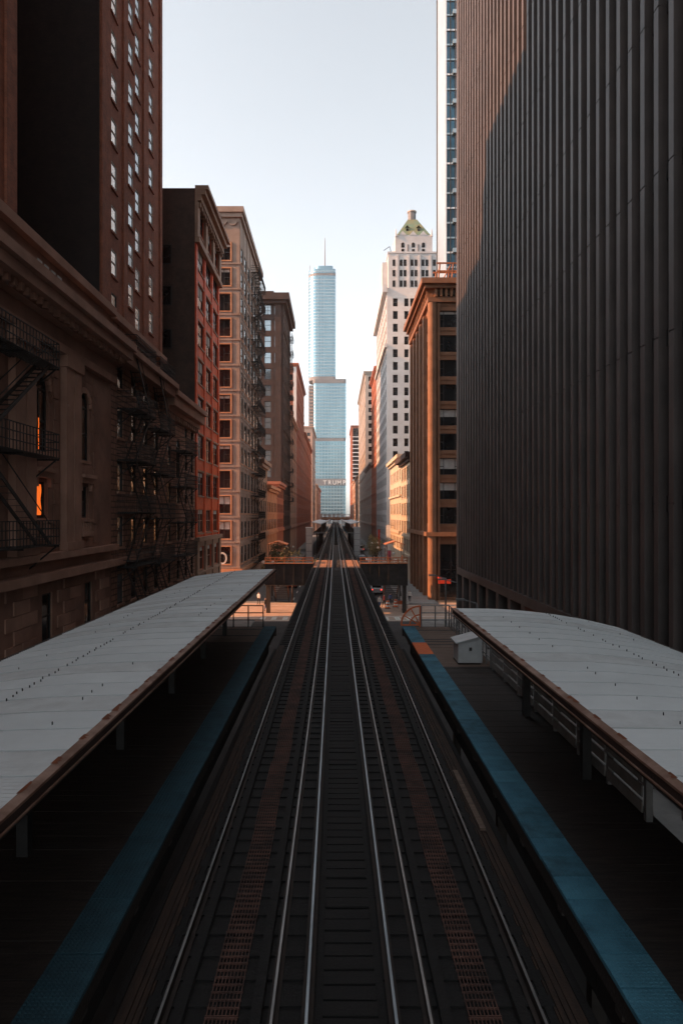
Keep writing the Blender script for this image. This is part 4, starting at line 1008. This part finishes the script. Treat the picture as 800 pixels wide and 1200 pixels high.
# next station: pale gull-wing roofs, elevator towers, footbridge
def wing(name, label, sgn, y0, y1):
    t = thing(name, label, 'canopy', (sgn*5, y0, PZ)); xo = .2
    P = [(xo+sgn*2.4, 4.5), (xo+sgn*4.6, 3.75), (xo+sgn*7.6, 4.25), (xo+sgn*7.6, 4.05), (xo+sgn*4.6, 3.45), (xo+sgn*2.4, 4.3)]
    part('roof', MB().sweep(P, y0, y1), 'panel_white', t)
    for k in range(8): y = y0+4+k*(y1-y0-8)/7; part('post', MB().tube((xo+sgn*4.6, y, PZ), (xo+sgn*4.6, y, 3.6), .16), 'rail_grey', t)
    p = thing('far_platform', ('left' if sgn < 0 else 'right')+'-hand platform of the next station up the line', 'platform', (sgn*5, y0, 0))
    part('deck', MB().box(min(xo+sgn*3.2, xo+sgn*7), max(xo+sgn*3.2, xo+sgn*7), y0, y1, .6, PZ), 'concrete', p)
    part('edge_strip', MB().box(min(xo+sgn*3.15, xo+sgn*3.75), max(xo+sgn*3.15, xo+sgn*3.75), y0, y1, PZ+.002, PZ+.02), 'tactile_blue', p)
    for k in range(6): part('leg', MB().box(xo+sgn*6-.2, xo+sgn*6+.2, y0+5+k*20, y0+5.4+k*20, ZS, .59), 'girder_paint', p)
wing('winged_canopy', 'left-hand white winged roof of the next station', -1, 215, 330); wing('winged_canopy', 'right-hand white winged roof of the next station', 1, 215, 330)
fb = thing('station_footbridge', 'rusty covered footbridge crossing above the tracks at the next station', 'footbridge', (.2, 340, 4.2))
part('deck', MB().box(-7, 7.4, 338, 342, 3.9, 4.3), 'girder_rust', fb); part('side_panel', MB().box(-7, 7.4, 337.8, 337.99, 4.31, 5.3), 'beige_sunlit', fb)
for x in rows(-6.8, 7.2, 2): part('post', MB().box(x-.1, x+.1, 337.9, 338.2, 5.31, 6.6), 'girder_rust', fb)
part('roof', MB().box(-7.4, 7.8, 337.4, 342.6, 6.6, 6.8), 'panel_white', fb)
for x in (-6.5, 6.9): part('pier', MB().box(x-.4, x+.4, 339.4, 340.2, ZS, 3.89), 'girder_paint', fb)
def shaft(label, x, y, w, z0, z1):
    t = thing('elevator_tower', label, 'elevator tower', (x, y, ZS)); part('shaft', MB().box(x-w/2, x+w/2, y, y+2.4, ZS, z1), 'grey_far', t); part('cap', MB().box(x-w/2-.1, x+w/2+.1, y-.1, y+2.5, z1, z1+.2), 'panel_white', t)
    for k in range(5): part('panel', MB().box(x-w/2+.1, x+w/2-.1, y-.04, y-.001, z1-1.75-k*1.8, z1-.1-k*1.8), 'cabinet_grey', t)
shaft('grey elevator tower standing left of the tracks up the street', -6.1, 160, 1.5, -3, 3.3); shaft('grey elevator tower standing right of the tracks up the street', 6.6, 205, 1.9, -2, 2.6)

# ------------------------------------------------------------------ street furniture, traffic, trees, people
def lamp(x, y, h, label):
    t = thing('street_lamp', label, 'street lamp', (x, y, ZS), 'street lamps on the right pavement')
    part('pole', MB().tube((x, y, ZS+.14), (x, y, ZS+h), .11, .07), 'rail_grey', t); part('base', MB().tube((x, y, ZS+.1), (x, y, ZS+.8), .2, .14), 'rail_grey', t)
    part('arm', MB().tube((x, y, ZS+h-.05), (x-1.1, y, ZS+h+.25), .05), 'rail_grey', t); part('lamp_head', MB().box(x-1.7, x-1.0, y-.14, y+.14, ZS+h+.2, ZS+h+.34), 'rail_grey', t)
for i, (x, y, h) in enumerate(((11.0, 68, 6.2), (11.0, 61.6, 6.4), (11.4, 55, 5.4), (11.4, 49, 5.0))):
    lamp(x, y, h, ('grey street lamp farthest up the right pavement', 'grey street lamp second farthest on the right pavement', 'grey street lamp third farthest on the right pavement', 'grey street lamp nearest on the right pavement')[i])
def tree(x, y, h, r, n, label):
    t = thing('street_tree', label, 'tree', (x, y, ZS), 'street trees')
    tr = MB().tube((x, y, ZS), (x+.1, y, ZS+h*.5), .16, .1)
    for k in range(7):
        a = k*2.4; tr.tube((x+.1, y, ZS+h*(.36+.05*(k % 3))), (x+.1+r*.7*math.cos(a), y+r*.7*math.sin(a), ZS+h*(.62+.06*(k % 4))), .07, .02, 6)
    part('trunk', tr, 'bark', t)
    lf = MB(); cl = [(random.gauss(0, r*.5), random.gauss(0, r*.5), h*random.uniform(.5, .97)) for k in range(22)]
    for k in range(n):
        c = random.choice(cl); p = Vector((x+c[0]+random.gauss(0, r*.17), y+c[1]+random.gauss(0, r*.17), ZS+c[2]+random.gauss(0, r*.16)))
        a = Vector((random.gauss(0, 1), random.gauss(0, 1), random.gauss(0, 1))).normalized(); b_ = a.orthogonal().normalized(); s = random.uniform(.09, .17)
        lf.quad(p-a*s, p+b_*s*.6, p+a*s, p-b_*s*.6)
    part('crown', lf, 'leaf', t)
tree(-6.1, 97.0, 7.6, 1.5, 1500, 'small sunlit street tree left of the tracks at the cross street')
tree(-9.6, 104, 7.0, 1.6, 1300, 'small shaded street tree in front of the beige building'); tree(-9.8, 118, 7.5, 1.8, 1300, 'street tree further up the left pavement')
tree(9.0, 150, 7.4, 1.7, 1300, 'street tree before the golden stone building on the right'); tree(9.4, 172, 7.6, 1.8, 1300, 'street tree farther along the right pavement below the white tower')
def car(label, x, y, m, facing=1, tall=False, group='cars on the street below'):
    t = thing('van' if tall else 'car', label, 'van' if tall else 'car', (x, y, ZS), group)
    L, Wd = 4.6, 1.8; h = 2.0 if tall else 1.45; f = -facing
    pr = [(-2.3, .35), (-2.3, .75), (-2.15, .9), (-1.1 if not tall else -1.6, .95), (-.35 if not tall else -1.0, h), (1.5 if not tall else 2.2, h), (2.1 if not tall else 2.28, 1.0), (2.3, .9), (2.3, .35)]
    def side(poly, w, dz=0):
        mb = MB(); n = len(poly)
        mb.v = [(x-w, y+f*-a, ZS+b_+dz) for a, b_ in poly]+[(x+w, y+f*-a, ZS+b_+dz) for a, b_ in poly]
        mb.f = [(k, (k+1) % n, n+(k+1) % n, n+k) for k in range(n)]+[tuple(range(n)), tuple(range(n, 2*n))]
        return mb
    part('body', side(pr, Wd/2), m, t)
    yf = lambda a: y+f*-a
    part('windscreen', MB().quad((x-.75, yf(pr[3][0]+.12)-f*-.02, ZS+1.05), (x+.75, yf(pr[3][0]+.12)-f*-.02, ZS+1.05), (x+.68, yf(pr[4][0]-.05)-f*-.03, ZS+h-.06), (x-.68, yf(pr[4][0]-.05)-f*-.03, ZS+h-.06)), 'glass_grey', t)
    part('rear_window', MB().quad((x-.72, yf(pr[6][0]-.02)+f*-.03, ZS+1.1), (x+.72, yf(pr[6][0]-.02)+f*-.03, ZS+1.1), (x+.66, yf(pr[5][0]+.12)+f*-.03, ZS+h-.08), (x-.66, yf(pr[5][0]+.12)+f*-.03, ZS+h-.08)), 'glass_dark', t)
    for sg in (-1, 1):
        part('side_window', MB().quad((x+sg*(Wd/2+.006), yf(pr[4][0]-.2), ZS+1.0), (x+sg*(Wd/2+.006), yf(1.5), ZS+1.0), (x+sg*(Wd/2+.006), yf(1.3), ZS+h-.12), (x+sg*(Wd/2+.006), yf(pr[4][0]+.12), ZS+h-.12)), 'glass_dark', t)
        for a in (-1.45, 1.4):
            w_ = part('wheel', MB().tube((x+sg*(Wd/2-.2), yf(a), ZS+.33), (x+sg*(Wd/2+.03), yf(a), ZS+.33), .33, n=14), 'rubber', t); link('rim', MB().tube((x+sg*(Wd/2+.03), yf(a), ZS+.33), (x+sg*(Wd/2+.045), yf(a), ZS+.33), .2, n=10).mesh('rim', 'rail_grey', t.location), w_)
        part('headlight', MB().box(x+sg*.68-.16, x+sg*.68+.16, min(yf(-2.32), yf(-2.28)), max(yf(-2.32), yf(-2.28)), ZS+.62, ZS+.78), 'glass_grey', t)
        part('tail_light', MB().box(x+sg*.72-.12, x+sg*.72+.12, min(yf(2.32), yf(2.28)), max(yf(2.32), yf(2.28)), ZS+.7, ZS+.88), 'tail_red', t)
car('silver blue van driving towards us under the right walkway', 6.5, 109, 'car_silver', -1, True)
car('white van seen far up the right lane', 9.0, 236, 'car_white', -1, True); car('dark car braking beside the right viaduct columns', 7.4, 190, 'car_dark', 1)
car('red car further up the right lane', 8.4, 262, 'car_red', 1); car('white car far up the left lane', -8.2, 150, 'car_white', -1)
def barrel(x, y, label):
    t = thing('traffic_barrel', label, 'barrel', (x, y, ZS), 'orange barrels')
    for k, m_ in enumerate(('gate_orange', 'sign_white', 'gate_orange', 'sign_white', 'gate_orange')): part('stripe', MB().tube((x, y, ZS+.05+k*.2), (x, y, ZS+.25+k*.2), .3-.02*k, .285-.02*k, 14), m_, t)
    part('base', MB().tube((x, y, ZS), (x, y, ZS+.05), .42, n=14), 'rubber', t)
barrel(8.2, 92.5, 'orange striped traffic barrel on the right of the crossing'); barrel(7.0, 91, 'orange striped traffic barrel nearer the viaduct')
bc = thing('road_barricade', 'orange and white barricade standing before the quarter-circle gate', 'barricade', (9.0, 91, ZS))
part('board', MB().box(8.2, 9.1, 90.9, 90.96, ZS+.6, ZS+1.05), 'gate_orange', bc); part('board', MB().box(9.11, 9.8, 90.9, 90.96, ZS+.6, ZS+1.05), 'sign_white', bc)
for x in (8.4, 9.6): part('leg', MB().bar((x, 90.7, ZS), (x, 90.93, ZS+1.1), .06).bar((x, 91.16, ZS), (x, 90.95, ZS+1.1), .06), 'rail_grey', bc)
def sign(name, label, x0, x1, y, z0, z1, m, th=.15):
    t = thing(name, label, 'sign', ((x0+x1)/2, y, z0)); part('panel', MB().box(x0, x1, y, y+th, z0, z1), m, t)
    part('bracket', MB().bar((x1, y+th/2, z1-.1), (XR+.05, y+th/2, z1-.1), .08), 'dark_metal', t); part('border', MB().box(x0-.05, x1+.05, y+.02, y+th-.02, z1+.001, z1+.07).box(x0-.05, x1+.05, y+.02, y+th-.02, z0-.07, z0-.001), 'dark_metal', t)
sign('blade_sign', 'white upright blade sign on the golden building', 12.2, 13.2, 163, .9, 4.0, 'sign_white'); sign('blade_sign', 'tall narrow red blade sign farther up the right side', 12.3, 12.9, 196, -3.5, 2.2, 'red_canvas'); sign('banner_sign', 'magenta hanging banner below the white blade sign', 12.3, 13.1, 160, -4.0, -2.0, 'sign_magenta')
def person(x, y, top, legs, label, stride, face):
    t = None
    sk = [(0, 0, .98), (0, 0, 1.2), (0, 0, 1.42), (0, .0, 1.52), (0, .02, 1.62), (0, .02, 1.72)]
    V = list(sk); E = [(i, i+1) for i in range(5)]; Rr = [.15, .14, .15, .06, .095, .08]
    for sg in (-1, 1):
        i = len(V); V += [(sg*.1, 0, .9), (sg*.11, sg*stride*.5-.02, .5), (sg*.11, sg*stride, .08), (sg*.11, sg*stride-.16, .03)]; Rr += [.1, .065, .045, .04]; E += [(0, i), (i, i+1), (i+1, i+2), (i+2, i+3)]
        i = len(V); V += [(sg*.2, 0, 1.4), (sg*.25, sg*-.06, 1.12), (sg*.25, sg*-.16-.05, .9), (sg*.24, sg*-.18-.07, .8)]; Rr += [.065, .045, .035, .04]; E += [(2, i), (i, i+1), (i+1, i+2), (i+2, i+3)]
    me = bpy.data.meshes.new('person'); me.from_pydata(V, E, []); o = bpy.data.objects.new('person', me); COL.objects.link(o)
    sm = o.modifiers.new('skin', 'SKIN'); ss = o.modifiers.new('sub', 'SUBSURF'); ss.levels = 2; ss.render_levels = 2
    for k, s_ in enumerate(me.skin_vertices[0].data): s_.radius = (Rr[k], Rr[k]*(.75 if k < 3 else 1)); s_.use_root = k == 0
    dg = bpy.context.evaluated_depsgraph_get(); m2 = bpy.data.meshes.new_from_object(o.evaluated_get(dg)); bpy.data.objects.remove(o)
    for mm in (legs, top, 'skin', 'cloth_black'): m2.materials.append(M[mm])
    for p in m2.polygons:
        z = p.center.z; p.use_smooth = True
        p.material_index = 3 if z < .09 else (2 if (z > 1.5 or (abs(p.center.x) > .19 and z < .9 and z > .7)) else (1 if z > .95 else 0))
        if z > 1.68 or (z > 1.6 and p.center.y > .07): p.material_index = 3
    q = link('person', m2, None, (x, y, ZS), face); tag(q, label, 'person', 'pedestrians at the crossing')
for a in ((5.9, 90.5, 'cloth_white', 'cloth_blue', 'pedestrian in white top walking beside the right viaduct', .22, .5), (6.6, 92.3, 'cloth_red', 'cloth_black', 'pedestrian in red top crossing the street on the right', .2, -1.2),
          (7.6, 94.0, 'cloth_blue', 'cloth_black', 'pedestrian in blue top beyond the orange barrels', .18, 2.8), (-9.0, 88.5, 'cloth_black', 'cloth_blue', 'pedestrian in black top crossing the sunlit street on the left', .2, 1.4), (-10.6, 95.0, 'cloth_white', 'cloth_black', 'pedestrian in white top near the left kerb of the crossing', .16, -.4),
          (8.9, 88.8, 'cloth_black', 'cloth_black', 'pedestrian dressed in black beside the barricade', .2, 1.9), (10.6, 97.2, 'cloth_white', 'cloth_black', 'pedestrian in white top at the foot of the brown corner', .05, 0)): person(*a)


def globe_lamp(x, y, label):
    t = thing('globe_lamp', label, 'street lamp', (x, y, ZS), 'twin globe lamps along the pavements'); h = ZS+5.2
    part('pole', MB().tube((x, y, ZS+.1), (x, y, h), .1, .06, 8), 'dark_metal', t); part('crossbar', MB().tube((x-.7, y, h), (x+.7, y, h), .04, n=6), 'dark_metal', t); part('base', MB().tube((x, y, ZS+.1), (x, y, ZS+.9), .22, .14, 8), 'dark_metal', t)
    for sg in (-1, 1):
        g = MB(); n = 8
        for i in range(4):
            a0, a1 = -math.pi/2+math.pi*i/4, -math.pi/2+math.pi*(i+1)/4
            for k in range(n):
                q0, q1 = 2*math.pi*k/n, 2*math.pi*(k+1)/n
                pt = lambda a, q: (x+sg*.7+.24*math.cos(a)*math.cos(q), y+.24*math.cos(a)*math.sin(q), h+.3+.24*math.sin(a))
                g.quad(pt(a0, q0), pt(a0, q1), pt(a1, q1), pt(a1, q0))
        part('globe', g, 'sign_white', t)
for x, y, l in ((9.9, 104, 'twin globe lamp at the foot of the brown corner building'), (9.9, 124, 'twin globe lamp before the pale yellow building'), (9.9, 146, 'twin globe lamp before the golden stone building'), (9.9, 170, 'twin globe lamp farthest along the right pavement'),
                (-9.9, 101, 'twin globe lamp at the corner of the beige building'), (-9.9, 126, 'twin globe lamp before the orange-lit stone building'), (-9.9, 150, 'twin globe lamp farthest along the left pavement')): globe_lamp(x, y, l)
def stair(label, x, sg, y0):
    t = thing('station_stair', label, 'stair', (x, y0, ZS))
    for k in range(20):
        yy = y0+k*.42; zz = .1-k*.31
        part('tread', MB().box(x-.9, x+.9, yy, yy+.44, zz-.05, zz), 'plank_wood', t)
    for xx in (x-.95, x+.95):
        part('stringer', MB().bar((xx, y0, 0), (xx, y0+8.4, -6.05), .08, .35), 'girder_paint', t)
        part('handrail', MB().bar((xx, y0, 1.0), (xx, y0+8.4, -5.05), .07), 'girder_rust', t)
        for k in range(7): part('baluster', MB().bar((xx, y0+k*1.4, .05-k*1.01), (xx, y0+k*1.4, 1.0-k*1.01), .05), 'girder_rust', t)
    part('roof', MB().sweep([(x-1.3, 2.5), (x, 2.95), (x+1.3, 2.5), (x+1.3, 2.42), (x, 2.85), (x-1.3, 2.42)], y0-.6, y0+3), 'girder_rust', t)
    for xx in (x-1.1, x+1.1):
        for yy in (y0-.4, y0+2.8): part('post', MB().bar((xx, yy, .2), (xx, yy, 2.5), .09), 'girder_paint', t)
stair('roofed stair going down to the street from the left walkway', -7.6, -1, 90.2); stair('roofed stair going down to the street from the right walkway', 7.9, 1, 90.2)
def signal(x, y, label, face=1):
    t = thing('traffic_signal', label, 'traffic light', (x, y, ZS), 'traffic lights at the crossing')
    part('pole', MB().tube((x, y, ZS+.1), (x, y, ZS+4.6), .08, .06, 8), 'dark_metal', t); part('housing', MB().box(x-.18, x+.18, y-.16, y+.1, ZS+3.5, ZS+4.6), 'dark_metal', t)
    for k, m_ in enumerate(('lamp_green_off', 'lamp_amber_off', 'tail_red')): part('lens', MB().tube((x, y-.165, ZS+3.72+k*.33), (x, y-.2, ZS+3.72+k*.33), .12, n=10), m_, t)
mat('lamp_green_off', (.02, .12, .07), (.015, .09, .05), .4); mat('lamp_amber_off', (.25, .12, .02), (.2, .1, .02), .4)
signal(9.3, 98.6, 'traffic light on the right corner beyond the crossing'); signal(-9.2, 98.8, 'traffic light on the left corner beyond the crossing')
car('dark van parked under the golden building', 8.6, 140, 'car_dark', 1, True); car('silver car following the silver blue van', 6.9, 121, 'car_silver', -1); car('red car crossing behind the left walkway', -7.4, 118, 'car_red', -1); car('white car parked by the right kerb before the white tower', 8.8, 176, 'car_white', 1)

# ------------------------------------------------------------------ thin evening haze
hz = MB().box(-420, 420, -120, 1120, ZS-1, 430)
me = hz.mesh('haze', 'concrete'); me.materials.clear()
hm = bpy.data.materials.new('haze'); hm.use_nodes = True; ht = hm.node_tree; ht.nodes.clear()
pv = ht.nodes.new('ShaderNodeVolumePrincipled'); pv.inputs['Color'].default_value = (.93, .96, 1, 1); pv.inputs['Density'].default_value = .00012; pv.inputs['Anisotropy'].default_value = .2
ho = ht.nodes.new('ShaderNodeOutputMaterial'); ht.links.new(pv.outputs[0], ho.inputs['Volume'])
me.materials.append(hm); ho_ = link('haze', me); ho_['kind'] = 'stuff'
